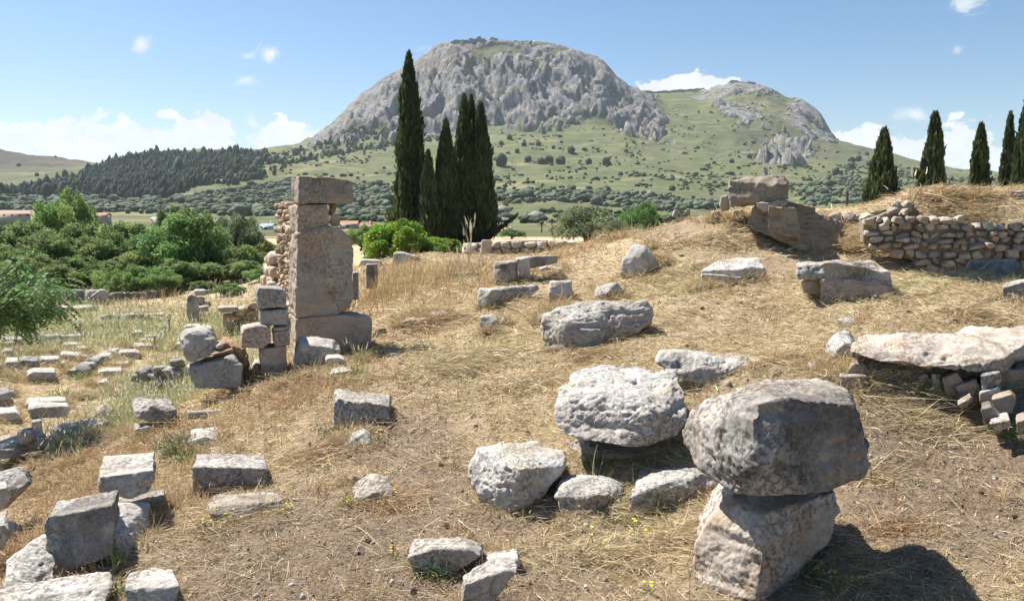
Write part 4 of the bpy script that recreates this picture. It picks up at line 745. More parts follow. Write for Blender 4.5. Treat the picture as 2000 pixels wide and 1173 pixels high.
S('boulder', 'flat broken stone right of the bright white angular stone', 'K', [(408,892),(415,882),(460,878),(462,890),(430,898)], .35, rough=1.2)
S('stone_block', 'square pale block standing alone in the middle of the picture', 'G', [(650,800,.02),(652,765,.05),(660,760,.05),(762,772,.05),(764,838,.02),(745,842,.02),(700,843,0),(650,840,.02)], .62, Y=8.0, sc=1, dz=.01, sink=0, rough=1.2, rnd=2)
S('boulder', 'pyramid shaped small rock propping the square pale block', 'G', [(672,870,.05),(690,846,.1),(712,836,.15),(724,848,.1),(730,875,.05),(722,885,0),(690,886,0)], .40, rough=1., Y=min(7.9, hit(705, 884) - .03), sc=.8)
S('stone', 'little cream stone beside the pyramid shaped rock', 'P', [(651,860),(662,855),(672,860),(670,874),(653,874)], .2, 'B', Y=min(7.95, hit(662, 874)), rough=.7)
# --- excavated court
for lb, m, pl, D, k in [
    ('block with a smooth rounded top alone on the court path', 'G', [(52,735),(54,722),(66,717),(108,717),(110,735),(108,745),(70,750),(55,745)], .7, {}),
    ('leftmost block of the weedy row behind the smooth block', 'G', [(10,708),(12,698),(36,697),(38,724),(12,724)], .7, {}), ('middle block of the weedy row behind the smooth block', 'D', [(36,700),(44,694),(74,696),(74,722),(38,722)], .7, {}),
    ('right hand block of the weedy row behind the smooth block', 'G', [(77,698),(80,693),(116,694),(117,716),(78,717)], .7, {}), ('dark stub stone at the end of the weedy row', 'D', [(118,704),(128,702),(131,716),(120,719)], .4, {}),
    ('flat tapering slab on the path below the fallen column', 'G', [(118,688),(122,685),(158,687),(168,692),(152,706),(120,700)], .8, {}), ('small slab beside the flat tapering slab', 'D', [(151,698),(160,690),(174,692),(172,703),(155,706)], .5, {}),
    ('squared stone at the right end of the broken column drums', 'G', [(148,680),(152,674),(172,676),(174,686),(150,688)], .6, {}), ('pale slab stone leaning against the fallen column', 'P', [(123,672),(130,667),(160,668),(168,676),(130,679)], .5, {}),
    ('dark broken lump at the left end of the fallen column', 'D', [(0,665),(4,656),(44,655),(46,672),(20,676),(0,676)], .8, {}), ('small block stacked in front of the dark broken lump', 'D', [(3,674),(6,665),(28,664),(30,678),(5,680)], .5, {}),
    ('rounded grey stone at the left edge of the court', 'G', [(3,690),(8,679),(24,678),(28,695),(6,700)], .5, {}),
    ('nearest seat block of the diagonal row in the court', 'G', [(231,688),(234,681),(262,680),(274,684),(272,702),(232,702)], .8, {}), ('second seat block of the diagonal row', 'P', [(256,677),(260,671),(296,669),(297,678),(290,683),(256,683)], .8, {}),
    ('third seat block of the diagonal row', 'P', [(272,668),(276,661),(302,661),(302,669),(274,670)], .8, {}), ('fourth seat block of the diagonal row', 'P', [(281,660),(284,653),(315,653),(315,661),(283,662)], .8, {}),
    ('farthest and smallest seat block of the diagonal row', 'G', [(311,651),(314,646),(333,645),(334,651),(318,653)], .7, {}),
    ('pale stair slab, upper of two in the court grass', 'P', [(194,712),(198,708),(252,705),(253,712),(200,716)], .7, {}), ('pale stair slab, lower of two in the court grass', 'P', [(191,722),(194,718),(238,716),(239,724),(236,738),(192,739)], .7, {}),
    ('round topped pale stone in white flowered weeds', 'P', [(183,752),(190,741),(208,738),(215,745),(212,757),(188,758)], .6, {}), ('long pale kerb stone sunk in flowering grass', 'P', [(210,748),(214,743),(278,741),(281,748),(215,753)], .5, {}),
    ('long worn block, back one of a pair by the path', 'P', [(49,790),(52,781),(75,775),(128,774),(133,784),(130,796),(52,800)], .6, {}), ('long worn block, front one of a pair by the path', 'G', [(54,800),(58,791),(80,787),(132,785),(136,792),(130,808),(58,810)], .6, {'Y': 13.0}),
    ('narrow bluish post stone under the front long worn block', 'G', [(61,815),(80,812),(84,850),(64,852)], .35, {'Y': 12.8}), ('angular rock with a white top at the far left edge', 'P', [(-30,800),(0,795),(30,792),(40,805),(38,825),(0,830),(-30,832)], .8, {}),
    ('weathered bench block at the end of the dark wall in the far court', 'G', [(125,605),(130,598),(182,594),(184,606),(150,610),(126,611)], 1.2, {}), ('leaning triangular stone against the far court wall', 'D', [(174,592),(176,580),(188,572),(196,563),(205,564),(212,572),(211,592),(200,596)], .7, {}),
    ('top slab of the far stone bench right of the post stone', 'G', [(378,570),(380,564),(402,564),(403,577),(380,578)], .7, {'Y': 33, 'sink': 0}), ('supporting block beneath the far bench top slab', 'D', [(382,579),(400,579),(400,594),(382,594)], .6, {'Y': 33.2}),
    ('low dressed block left of the capped wall in the court', 'D', [(386,597),(407,595),(407,606),(387,607)], .6, {'Y': 30}), ('small cube standing on a far low wall right of the bench', 'G', [(429,570),(431,567),(446,567),(446,580),(430,580)], .6, {'Y': 35, 'sink': 0}),
    ('low far wall carrying the small cube', 'G', [(413,578),(470,576),(473,588),(414,588)], .8, {'Y': 35}), ('socle stone below the tall post stone in the court', 'G', [(360,636),(364,632),(392,631),(394,647),(362,648)], .6, {}),
    ('pale broken stones at the back of the court path', 'P', [(256,652),(268,643),(280,645),(282,654),(262,657)], .6, {}), ('white chip of stone left of the leaning dark block', 'P', [(340,678),(344,668),(354,666),(356,682),(344,685)], .4, {})]:
    S('stone_block', lb, m, pl, D, rough=.6, rnd=2, sink=k.pop('sink', .06), **k)
S('stone_pillar', 'tall narrow post stone with a pointed top standing in the court grass', 'D', [(364,590),(367,576),(374,571),(382,575),(388,592),(388,632),(365,633)], .45, Y=28.5, sc=1, rough=.7, cat='stone post')
S('stone_slab', 'grey cap slab on the small masonry wall in the court', 'G', [(425,603),(426,597),(464,595),(466,608),(432,612)], .6, Y=23.4, sink=0, sc=1, rough=.4)
S('stone_pillar', 'corner pier at the left end of the small capped masonry wall', 'W', [(435,611),(456,610),(456,655),(436,654)], .5, Y=23.6, sc=1, rough=.5, cat='stone pier')
rubble_wall('rubble_wall', 'small masonry wall with flat courses and a cap slab in the court', [(455,602,652),(480,594,655),(506,592,658)], 23.6, 23.9, 'W', .4, .34, 'W', seed=21, irregular=.03, flat=.6)
rubble_wall('rubble_wall', 'low dark brown wall at the far side of the court', [(212,573,590),(255,570,585),(300,570,584),(330,573,582)], 36, 37, 'D', .5, .5, 'D', seed=22, flat=.7)
rubble_wall('rubble_wall', 'smooth pale low wall left of the leaning triangular stone in the far court', [(20,572,600),(118,568,590),(176,568,588)], 37, 36, 'G', .5, .8, 'G', seed=23, irregular=.02, flat=.8)
rubble_wall('rubble_wall', 'long low foundation at the court edge behind the feathery branch', [(-60,598,612),(30,596,610),(120,598,608)], 31, 31, 'G', .6, .7, 'G', seed=24, irregular=.05, flat=.6)
for lb, fr, Y0, Y1, m, sd in [('broken low wall line along the pale court path, nearest the left edge', [(-60,776,800), (0,770,792), (30,766,786)], 15.2, 15.8, 'G', 31), ('ruined foundation line just behind the weedy row of court blocks', [(-40,690,706), (40,684,698), (110,680,692)], 23, 23.5, 'G', 32),
                          ('stony kerb line climbing beside the diagonal seat row', [(176,716,726), (215,694,704), (250,672,681)], 19.5, 24, 'G', 33), ('low rubble line in front of the fallen column drums', [(-60,672,684), (20,671,682), (112,672,682)], 24.6, 24.9, 'D', 34), ('crumbled footing wall in tall weeds left of the collapsed corner', [(262,722,736), (300,716,730), (345,712,728)], 16.5, 16, 'G', 35),
                          ('rough footing running from the long pitted rock towards the left edge', [(10,868,884), (60,850,872), (95,842,868)], 11.2, 11.6, 'G', 36), ('low stone line across the meadow behind the diagonal seat row', [(170,622,632), (230,619,629), (300,617,627)], 30, 30.5, 'G', 37)]:
    rubble_wall('rubble_wall', lb, fr, Y0, Y1, m, .4, .34, m, seed=sd, irregular=.15, flat=.8)
# fallen columns
def column(name, label, u0, v0, u1, v1, rpx, Y0, Y1, m, seg=40, flutes=True, cat='column drum'):
    a = P3(u0, v0, Y0); c = P3(u1, v1, Y1); r = rpx / F * (Y0 + Y1) / 2; ax = c - a; L = np.linalg.norm(ax); ax /= L
    s = np.cross(ax, [0, 0, 1]); s /= np.linalg.norm(s); t = np.cross(s, ax); n = 26; th = np.linspace(0, 2 * math.pi, seg, endpoint=False)
    V = [];
    for i in range(n + 1):
        f = i / n; rr = r * (1 - (.04 if i in (0, n) else 0)); Pq = a + ax * f * L + (np.cos(th)[:, None] * s + np.sin(th)[:, None] * t) * (rr * (1 - .0 * np.cos(th * 16))[:, None])
        Pq = Pq * 1.0; Pq += (noise3(Pq * 3.1)[:, None] * .04 * r * 3 * ((Pq - (a + ax * f * L)) / r)); V.append(Pq)
    V = np.concatenate(V) - a; bm = bmesh.new(); vs = [bm.verts.new(list(p)) for p in V]
    for i in range(n):
        for j in range(seg): bm.faces.new([vs[i * seg + j], vs[i * seg + (j + 1) % seg], vs[(i + 1) * seg + (j + 1) % seg], vs[(i + 1) * seg + j]])
    bm.faces.new(vs[:seg][::-1]); bm.faces.new(vs[-seg:]); bmesh.ops.recalc_face_normals(bm, faces=bm.faces); me = bpy.data.meshes.new(name); bm.to_mesh(me); bm.free(); me.materials.append(MATS[m])
    for p in me.polygons: p.use_smooth = len(p.vertices) == 4
    return props(link(name, me, None, a), label, cat)
for i_, (pl, m) in enumerate([([(30,738),(48,735),(50,745),(34,748)],'G'),([(0,730),(18,726),(22,738),(2,742)],'G'),([(126,722),(142,718),(146,728),(130,733)],'P'),([(60,690),(78,686),(80,694),(64,697)],'D'),([(90,684),(106,681),(110,688),(94,692)],'G'),([(34,684),(52,680),(56,688),(38,692)],'D'),
    ([(-30,715),(0,708),(8,722),(-26,730)],'G'),([(176,745),(188,741),(190,750),(178,754)],'P'),([(150,770),(176,764),(182,776),(154,782)],'G'),([(210,762),(236,758),(240,768),(214,773)],'P'),([(2,765),(26,760),(30,772),(6,776)],'P'),([(-20,860),(20,846),(34,860),(24,880),(-20,886)],'G'),([(20,900),(44,892),(52,904),(30,912)],'D'),
    ([(60,905),(84,898),(92,912),(66,918)],'G'),([(236,845),(252,838),(258,850),(240,856)],'K'),([(140,900),(166,892),(172,906),(146,912)],'G'),([(215,905),(236,900),(240,912),(218,916)],'K'),([(350,735),(372,730),(376,742),(354,746)],'G'),([(300,762),(318,757),(322,768),(304,772)],'G'),([(40,655),(60,652),(64,660),(44,662)],'D'),
    ([(290,612),(320,609),(322,616),(292,618)],'G'),([(236,612),(262,610),(264,617),(238,619)],'G'),([(60,632),(90,629),(94,636),(62,638)],'G'),([(0,640),(26,637),(28,644),(2,646)],'P'),([(404,660),(430,656),(434,668),(408,672)],'K'),([(590,725),(618,720),(624,738),(596,742)],'K'),([(540,748),(560,744),(566,756),(546,760)],'G'),([(100,935),(128,926),(136,942),(108,950)],'G'),([(150,960),(172,952),(180,966),(156,972)],'D'),([(60,955),(80,948),(86,962),(64,968)],'G'),([(20,965),(44,958),(50,974),(26,980)],'K'),([(250,868),(282,860),(290,872),(256,878)],'D'),([(120,905),(136,900),(140,912),(122,916)],'D'),([(330,880),(352,874),(358,886),(336,890)],'G'),([(180,938),(192,930),(198,944),(184,950)],'G'),([(700,700),(722,696),(726,706),(704,710)],'D')]):
    S('fallen_stone', 'weathered fallen stone lying in the grass of the left ruins', m, pl, None, rough=.9, rnd=2, group='fallen stones strewn over the left ruins', cat='fallen stone')
column('column_drum', 'fallen pale column drum, right hand piece ending at the path', 118, 661, 161, 660, 8.5, 25.5, 25.7, 'P')
column('column_drum', 'dark stained middle drum of the fallen column', 83, 663, 117, 662, 10, 25.2, 25.4, 'D')
column('column_drum', 'weathered left drum of the fallen column', 47, 661, 82, 661, 8.5, 25.2, 25.3, 'G')
column('column_drum', 'short slim grey column shaft lying in straw left of centre', 366, 811, 432, 806, 8.5, 10.0, 10.2, 'P')
finish_stones()
# soil banked up against the stones, and the places where grass gathers round them
FEET = []
for o, m, size, vx, rough in PENDING:
    if o.parent is not None: continue
    me = o.data; co = np.empty(len(me.vertices) * 3, np.float32); me.vertices.foreach_get('co', co); co = co.reshape(-1, 3) + np.array(o.location)
    if co[:, 1].min() > 24: continue
    gz = ground_z(co[:, 0], co[:, 1]); k = np.abs(co[:, 2] - gz) < .045 + vx
    if k.sum() < 8: continue
    q = co[k]; FEET.append(q[rng.integers(0, len(q), int(np.clip(len(q) * vx * 90, 20, 420)))])
    if co[:, 1].min() < 14: BUMPS.append((float(q[:, 0].mean()), float(q[:, 1].mean()), float(np.ptp(q[:, 0]) * .5 + .03), float(np.ptp(q[:, 1]) * .5 + .03), min(.055, size * .07)))
FEET = np.concatenate(FEET)
gc = np.empty(len(GOBJ.data.vertices) * 3, np.float32); GOBJ.data.vertices.foreach_get('co', gc); gc = gc.reshape(-1, 3); gc[:, 2] += bump_z(gc[:, 0].astype(float), gc[:, 1].astype(float)); GOBJ.data.vertices.foreach_set('co', gc.ravel()); GOBJ.data.update()
# ------------------------------------------------------------------ trees
def unit(n, g=rng):
    q = g.normal(size=(n, 3)); return q / np.linalg.norm(q, axis=1)[:, None]
def leaf_quads(C, D, Wd, L, g=rng, fold=0.):
    """one pointed leaf per centre: C centres, D directions of growth, widths Wd, lengths L"""
    n = len(C); s = np.cross(D, unit(n, g)); s /= np.linalg.norm(s, axis=1)[:, None] + 1e-9
    Wd = np.broadcast_to(np.asarray(Wd, float), n)[:, None]; L = np.broadcast_to(np.asarray(L, float), n)[:, None]
    V = np.stack([C - D * L * .5, C + s * Wd * .5 - D * L * .05, C + D * L * .5, C - s * Wd * .5 - D * L * .05], 1)
    return V.reshape(-1, 3), np.arange(n * 4).reshape(n, 4)
def tubes(paths, seg=7):
    V, Fc = [], []; base = 0
    for pts, rad in paths:
        pts = np.array(pts, float); n = len(pts); th = np.linspace(0, 2 * math.pi, seg, endpoint=False)
        for i in range(n):
            d = pts[min(i + 1, n - 1)] - pts[max(i - 1, 0)]; d /= np.linalg.norm(d) + 1e-9
            a = np.cross(d, [0.3, 1, 0.2]); a /= np.linalg.norm(a); c2 = np.cross(d, a)
            V.append(pts[i] + (np.cos(th)[:, None] * a + np.sin(th)[:, None] * c2) * rad[i])
        for i in range(n - 1):
            for j in range(seg): Fc.append([base + i * seg + j, base + i * seg + (j + 1) % seg, base + (i + 1) * seg + (j + 1) % seg, base + (i + 1) * seg + j])
        base += n * seg
    return np.concatenate(V), np.array(Fc)
def wobble(a, b, n, amp, g=rng):
    a = np.array(a, float); b = np.array(b, float); t = np.linspace(0, 1, n)[:, None]; q = a + (b - a) * t; k = g.normal(0, amp, (n, 3)); k[0] = 0; return q + np.cumsum(k, 0) * t
def cypress(label, u, vtop, vbase, Yd, wpx, seed, lean=0., group=None, side=()):
    g = np.random.default_rng(seed); H = CAMZ - Yd * tanv(vtop) - (CAMZ - Yd * tanv(vbase)); W = wpx / F * Yd / 2 * 1.04
    base = P3(u, vbase, Yd); gz = ground_z(base[0], base[1])[0]; H += base[2] - gz; base[2] = gz - .1; H += .1
    root = link('cypress_tree', None, None, base); root.empty_display_size = .2; props(root, label, 'tree', group)
    def prof(t): return W * np.minimum(1, (t / .13 + .25)) * np.clip(1 - t, 0, 1) ** .66 * (1 + .06 * np.sin(t * 9 + seed))
    n = int(11000 * min(1.3, H / 12)); t = g.beta(1.15, 1.35, n); a = g.uniform(0, 6.283, n)
    def rad(t, a): return prof(t) * (1 + .34 * noise3(np.stack([np.cos(a) * 1.6, np.sin(a) * 1.6, t * H * .45 + seed], -1)) + .26 * noise3(np.stack([np.cos(a) * 3.5, np.sin(a) * 3.5, t * H * 1.2 + seed * 3], -1)))
    r = rad(t, a) * (g.uniform(.76, 1.16, n) + (g.random(n) < .10) * g.uniform(0, .34, n)) + .03
    C = np.stack([np.cos(a) * r + lean * t * H, np.sin(a) * r, t * H * .985], -1)
    for (sa, st, sl) in side:            # a stray bough
        m = 260; tt = g.uniform(0, 1, m); C2 = np.stack([math.cos(sa) * (prof(np.full(m, st)) + tt * sl) + lean * st * H, math.sin(sa) * tt * sl, st * H + tt * sl * .75], -1) + g.normal(0, .12, (m, 3)) * (1.1 - tt)[:, None]; C = np.concatenate([C, C2])
    n = len(C); D = np.stack([C[:, 0] * .22, C[:, 1] * .22, np.full(n, 1.)], -1) + g.normal(0, .22, (n, 3)); D /= np.linalg.norm(D, axis=1)[:, None]
    V, Fc = leaf_quads(C, D, g.uniform(.10, .20, n), g.uniform(.32, .70, n), g)
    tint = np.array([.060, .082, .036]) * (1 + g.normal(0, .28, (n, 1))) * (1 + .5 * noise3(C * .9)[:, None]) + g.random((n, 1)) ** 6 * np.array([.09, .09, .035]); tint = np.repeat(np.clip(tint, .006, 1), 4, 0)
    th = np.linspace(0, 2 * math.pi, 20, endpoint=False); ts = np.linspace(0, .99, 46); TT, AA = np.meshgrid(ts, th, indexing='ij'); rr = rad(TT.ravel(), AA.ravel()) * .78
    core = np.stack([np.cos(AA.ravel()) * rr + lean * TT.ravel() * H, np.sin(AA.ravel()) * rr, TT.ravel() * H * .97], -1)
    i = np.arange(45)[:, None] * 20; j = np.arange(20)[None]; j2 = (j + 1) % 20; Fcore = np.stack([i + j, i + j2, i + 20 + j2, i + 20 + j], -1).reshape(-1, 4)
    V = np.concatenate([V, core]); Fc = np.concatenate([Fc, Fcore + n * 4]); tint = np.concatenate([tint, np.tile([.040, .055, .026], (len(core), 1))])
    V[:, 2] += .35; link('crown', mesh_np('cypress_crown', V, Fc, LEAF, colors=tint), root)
    tv, tf = tubes([(wobble([0, 0, -.2], [lean * H * .5, 0, H * .55], 6, .04, g), np.linspace(.26, .08, 6))]); link('trunk', mesh_np('cypress_trunk', tv, tf, BARK, True), root)
    return root
cypress('tallest slender cypress, its tip far above the others, left of the central group', 803, 106, 462, 60, 66, 1, .0)
cypress('short narrow cypress between the tallest one and the rest of the central group', 838, 303, 462, 58, 40, 2)
cypress('medium cypress at the left of the dense right hand clump', 873, 240, 468, 59, 52, 3)
cypress('tall cypress with the highest tip of the dense right hand clump', 908, 190, 470, 60, 54, 4)
cypress('tall cypress in the middle of the dense clump, its tip just right of the highest', 922, 192, 470, 61, 44, 5)
cypress('tall cypress at the right edge of the central clump with a bough sticking out low', 940, 206, 470, 60, 52, 6, side=((0, .03, 2.2),))
cypress('bulky dark cypress closest to the crest ruin, leftmost on the right side', 1720, 262, 430, 48, 62, 11)
cypress('ragged cypress with a bough sticking out left, second on the right side', 1817, 230, 415, 46, 52, 12, side=((3.1, .45, .45), (.1, .25, .3)))
cypress('cypress with a thin tip and broad right foot, third on the right side', 1908, 252, 405, 48, 40, 13, side=((.0, .1, .9),))
cypress('very thin pointed cypress standing left of the rightmost dark one', 1963, 230, 400, 50, 26, 14)
cypress('low dark cypress filling the gap between the thin one and the rightmost one', 1979, 290, 400, 51, 22, 15)
cypress('rightmost dark cypress half cut by the edge of the picture', 2001, 168, 400, 46, 48, 16)

def crown_proto(name, seed, nclump, rx, rz, leaf, nleaf, col, cvar=.2, droop=.0, lobes=1.0, low=.15, hue=.1, shell=.55, clump_r=.25):
    """crown of unit-ish size: half width rx, height rz, leaves grown on many clumps"""
    g = np.random.default_rng(seed); q = unit(nclump, g); q[:, 2] = np.abs(q[:, 2]) * 1.0 - low * g.random(nclump)
    rr = g.uniform(shell, 1.0, nclump) ** .6; Cc = q * rr[:, None] * np.array([rx, rx, rz * .72]) * (1 + .22 * noise3(q * 1.3 + seed)[:, None] + .30 * noise3(q * 3.1 + seed * 2)[:, None]); Cc[:, 2] += rz * .30
    cr = g.uniform(.6, 1.25, nclump) * clump_r * rx; per = (nleaf * cr ** 2 / (cr ** 2).sum()).astype(int) + 3
    idx = np.repeat(np.arange(nclump), per); n = len(idx); d = unit(n, g); d[:, 2] += .25; d /= np.linalg.norm(d, axis=1)[:, None]
    P_ = Cc[idx] + d * (cr[idx] * g.uniform(.55, 1.08, n) * (1 + .3 * noise3(d * 2.1 + idx[:, None] * .7)))[:, None]
    D = d * .7 + unit(n, g) * .8 + np.array([0, 0, -droop]); D /= np.linalg.norm(D, axis=1)[:, None]
    V, Fc = leaf_quads(P_, D, leaf * g.uniform(.45, .75, n), leaf * g.uniform(.8, 1.5, n), g)
    ct = np.array(col) * (1 + g.normal(0, cvar, (nclump, 1))) * (1 + g.normal(0, hue, (nclump, 3)) * [1, .3, .6]); tint = ct[idx] * (1 + g.normal(0, .16, (n, 1)))
    me = mesh_np(name, V, Fc, LEAF, colors=np.repeat(np.clip(tint, .008, 1), 4, 0)); return me, Cc
def trunk_mesh(name, Cc, H0, g, r0=.12, nb=9, thin=1.0):
    P_ = []; fork = np.array([0, 0, H0 + .25]); P_.append((wobble([0, 0, -.3], fork, 5, .03, g), np.linspace(r0, r0 * .7, 5)))
    for c_ in Cc[g.permutation(len(Cc))[:nb]]: P_.append((wobble(fork * g.uniform(.5, 1), c_ + [0, 0, H0], 5, .04, g), np.linspace(r0 * .5, r0 * .12, 5) * thin))
    v, f = tubes(P_, 6); return mesh_np(name, v, f, BARK, True)
PROTO = {}
def proto(key, seed, **k):
    me, Cc = crown_proto(key + '_crown', seed, **k); g = np.random.default_rng(seed + 100); PROTO[key] = (me, trunk_mesh(key + '_trunk', Cc, k.get('H0', .0), g), k['rx'], k['rz'])
for i in range(3): proto('broad%d' % i, 40 + i, nclump=70, rx=1.0, rz=1.25, leaf=.085, nleaf=15000, col=(.20, .265, .095), cvar=.30)
for i in range(2): proto('bright%d' % i, 50 + i, nclump=60, rx=1.0, rz=1.25, leaf=.075, nleaf=15000, col=(.205, .32, .105), cvar=.16, droop=.3)
proto('lime', 60, nclump=90, low=.75, rx=1.0, rz=1.45, leaf=.085, nleaf=24000, col=(.26, .40, .06), cvar=.16, droop=.2)
proto('grey', 61, nclump=60, rx=1.0, rz=1.2, leaf=.075, nleaf=10000, col=(.20, .235, .13), cvar=.2, clump_r=.24)
proto('round', 62, nclump=80, rx=1.0, rz=1.25, leaf=.07, nleaf=16000, col=(.14, .24, .08), cvar=.16, shell=.8)
def tree(label, u, vbase, vtop, Yd, wpx, key, name='broadleaf_tree', group=None, cat='tree', rot=None):
    if u < 535 and Yd < 58: Yd *= .95; vtop += 8; wpx *= 1.08
    cm_, tm_, rx, rz = PROTO[key]; p = P3(u, vbase, Yd); gz = ground_z(p[0], p[1])[0]; top = CAMZ - Yd * tanv(vtop); H = top - gz; W = wpx / F * Yd / 2
    root = link(name, None, None, (p[0], p[1], gz)); root.empty_display_size = .2; props(root, label, cat, group)
    ch = min(H, max(H * .88, 0)); sz_ = ch / (rz * 1.12); c_ = link('crown', cm_, root, (0, 0, H - ch)); t_ = link('trunk', tm_, root, (0, 0, 0))
    a = rot if rot is not None else R.uniform(0, 6.28); c_.rotation_euler = (0, 0, a); t_.rotation_euler = (0, 0, a); c_.scale = (W / rx, W / rx, sz_); t_.scale = (W / rx, W / rx, (ch / (rz * 1.12)) + (H - ch) * .3); return root
G1 = 'trees in the belt beyond the excavated court'
for a in [(-70, 560, 420, 52, 190, 'broad0'), (25, 560, 436, 50, 130, 'broad1'), (85, 560, 440, 53, 110, 'broad2'), (120, 560, 452, 47, 110, 'broad0'), (175, 560, 428, 54, 120, 'broad2'), (205, 560, 450, 48, 110, 'broad1'), (250, 560, 424, 52, 110, 'broad0'),
          (292, 560, 450, 48, 90, 'broad2'), (0, 560, 470, 46, 110, 'broad2'), (110, 560, 500, 44, 100, 'broad1'), (210, 560, 500, 44, 100, 'broad2'), (270, 560, 480, 45, 100, 'broad0'), (320, 560, 440, 50, 90, 'broad1'), (400, 560, 480, 47, 100, 'broad0'), (60, 560, 425, 55, 110, 'broad2'), (225, 560, 440, 53, 90, 'broad1'), (465, 560, 470, 46, 90, 'broad2'), (-30, 560, 500, 42, 120, 'broad0'), (55, 560, 480, 45, 110, 'broad1'), (155, 560, 490, 45, 90, 'broad0'), (440, 560, 440, 52, 90, 'broad1'), (500, 560, 450, 50, 80, 'broad2'), (528, 560, 466, 52, 60, 'broad0')]:
    tree('dense mid green tree merging into the belt beyond the court', *a, group=G1)
tree('pale green round topped tree rising highest above the left belt', 138, 560, 376, 60, 100, 'bright0')
tree('bright light green spreading tree, broadest of the belt, left of the pillar', 366, 562, 405, 46, 150, 'bright1')
tree('dark column topped tree standing out behind the bright spreading tree', 335, 560, 398, 56, 46, 'broad1')
tree('loose grey green tree with a thin spire, next to the ruined wall', 480, 552, 408, 50, 74, 'grey')
tree('loose grey green tree between the spire topped one and the bright spreading tree', 430, 552, 415, 52, 70, 'grey')
for nth, a in zip(('first', 'second', 'third', 'fourth', 'fifth', 'sixth', 'seventh', 'eighth', 'ninth'), sorted([(222, 562, 520, 41, 60, 'bright0'), (262, 562, 510, 40, 76, 'bright1'), (312, 564, 520, 40, 74, 'bright0'), (350, 566, 500, 42, 90, 'broad1'), (420, 566, 505, 43, 90, 'broad2'), (478, 566, 500, 42, 80, 'broad0'), (395, 562, 540, 39, 50, 'broad0'), (450, 575, 545, 37, 50, 'bright1'), (510, 570, 515, 40, 56, 'bright0')])):
    tree('low leafy bush at the court edge, %s from the left before the tree belt' % nth, *a, name='leafy_bush', group='bushes at the foot of the tree belt', cat='bush')
tree('bright yellow green young tree left of the foot of the central cypresses', 775, 520, 414, 34, 118, 'lime')
tree('low yellow green bush spreading right from the bright young tree', 858, 512, 456, 35, 90, 'lime', name='leafy_bush', cat='bush')
tree('small green bush between the pillar and the bright yellow green tree', 708, 505, 440, 55, 60, 'bright0', name='leafy_bush', cat='bush')
tree('dense round green bush on the skyline of the slope', 1249, 460, 397, 42, 84, 'round', name='leafy_bush', cat='bush')
tree('wide thin olive grey bush left of the round green one', 1148, 476, 402, 38, 130, 'grey', name='leafy_bush', cat='bush')
tree('brownish grey bush between the olive grey bush and the round green one', 1200, 474, 430, 35, 70, 'grey', name='leafy_bush', cat='bush')
tree('small green shrub seen past the end of the low masonry wall', 1000, 475, 447, 80, 44, 'round', name='leafy_bush', cat='bush')
# feathery tree leaning in from the left
g = np.random.default_rng(77); YT = 12.5
base = P3(-110, 620, YT); base[2] = ground_z(base[0], base[1])[0] - .05
root = link('feathery_tree', None, None, base); root.empty_display_size = .2; props(root, 'feathery green tree leaning into the picture at the left edge', 'tree')
twigs = []; LC, LD = [], []
ends = [(20,505,0),(60,500,.3),(95,530,.1),(120,548,-.2),(60,560,.2),(30,545,-.3),(100,575,.1),(75,600,-.1),(20,590,.3),(120,590,.2),(-20,495,.4),(-50,520,-.3),(5,565,0),(-60,570,.2),(85,612,-.1),(45,530,.5),(-100,500,.2),(-150,520,0),(60,585,.5),(105,600,.3),(-120,560,-.4),(125,565,.4),(40,515,-.4),(75,540,-.5),(15,530,.6),(90,560,.7),(35,570,-.6)]
hub = P3(-70, 590, YT) - base
for (u, v, dy) in ends:
    e = P3(u, v, YT + dy) - base; w_ = wobble(hub * g.uniform(.75, 1), e, 7, .03, g); twigs.append((w_, np.linspace(.026, .005, 7)))
    for k in range(15):                       # compound leaves: a stalk with paired leaflets
        o_ = w_[g.integers(3, 7)] + g.normal(0, .07, 3); d = unit(1, g)[0] * [1, 1, .5] + [.25, 0, -.25]; d /= np.linalg.norm(d); Ls = g.uniform(.20, .36)
        s_ = np.cross(d, [0, 0, 1]); s_ /= np.linalg.norm(s_) + 1e-6
        for q_ in np.linspace(.15, 1, 9):
            for sg in (-1, 1):
                dd_ = s_ * sg * .9 + d * .5 + [0, 0, -.25]; dd_ /= np.linalg.norm(dd_); LC.append(o_ + d * Ls * q_ + [0, 0, -.12 * q_ ** 2] + dd_ * .04); LD.append(dd_)
LC = np.array(LC); LD = np.array(LD); V, Fc = leaf_quads(LC, LD, .036, .085, g); tint = np.array([.16, .27, .10]) * (1 + g.normal(0, .2, (len(LC), 1))); link('crown', mesh_np('crown', V, Fc, LEAF, colors=np.repeat(np.clip(tint, .01, 1), 4, 0)), root)
tv, tf = tubes([(wobble([0, 0, -.1], hub, 6, .03, g), np.linspace(.12, .07, 6))] + twigs, 6); link('trunk', mesh_np('trunk', tv, tf, BARK, True), root)
# stone pine standing outside the right edge: its canopy shades the right side
root = link('pine_tree', None, None, (13.2, 16.5, float(ground_z(13.2, 16.5)[0]) - .1)); root.empty_display_size = .2; props(root, 'tall pine outside the right edge whose boughs shade the slope', 'tree')
g = np.random.default_rng(91); o0 = np.array(root.location); cl = []
for _ in range(64): cl.append([g.uniform(5.4, 19), g.uniform(12.4, 21), g.uniform(8.2, 10.6), g.uniform(.6, 1.2)])
for _ in range(30): cl.append([g.uniform(4.1, 6.8), g.uniform(14.4, 17.4), g.uniform(7.5, 8.8), g.uniform(.5, .9)])
cl += [[2.9, 13.0, 7.8, .5], [3.3, 12.6, 7.9, .4], [4.9, 16.4, 8.0, .7], [4.6, 17.4, 8.6, .6], [5.6, 15.2, 8.1, .8], [6.30, 9.05, 4.99, .30], [6.6, 9.4, 5.3, .5], [6.9, 9.6, 5.5, .5]]
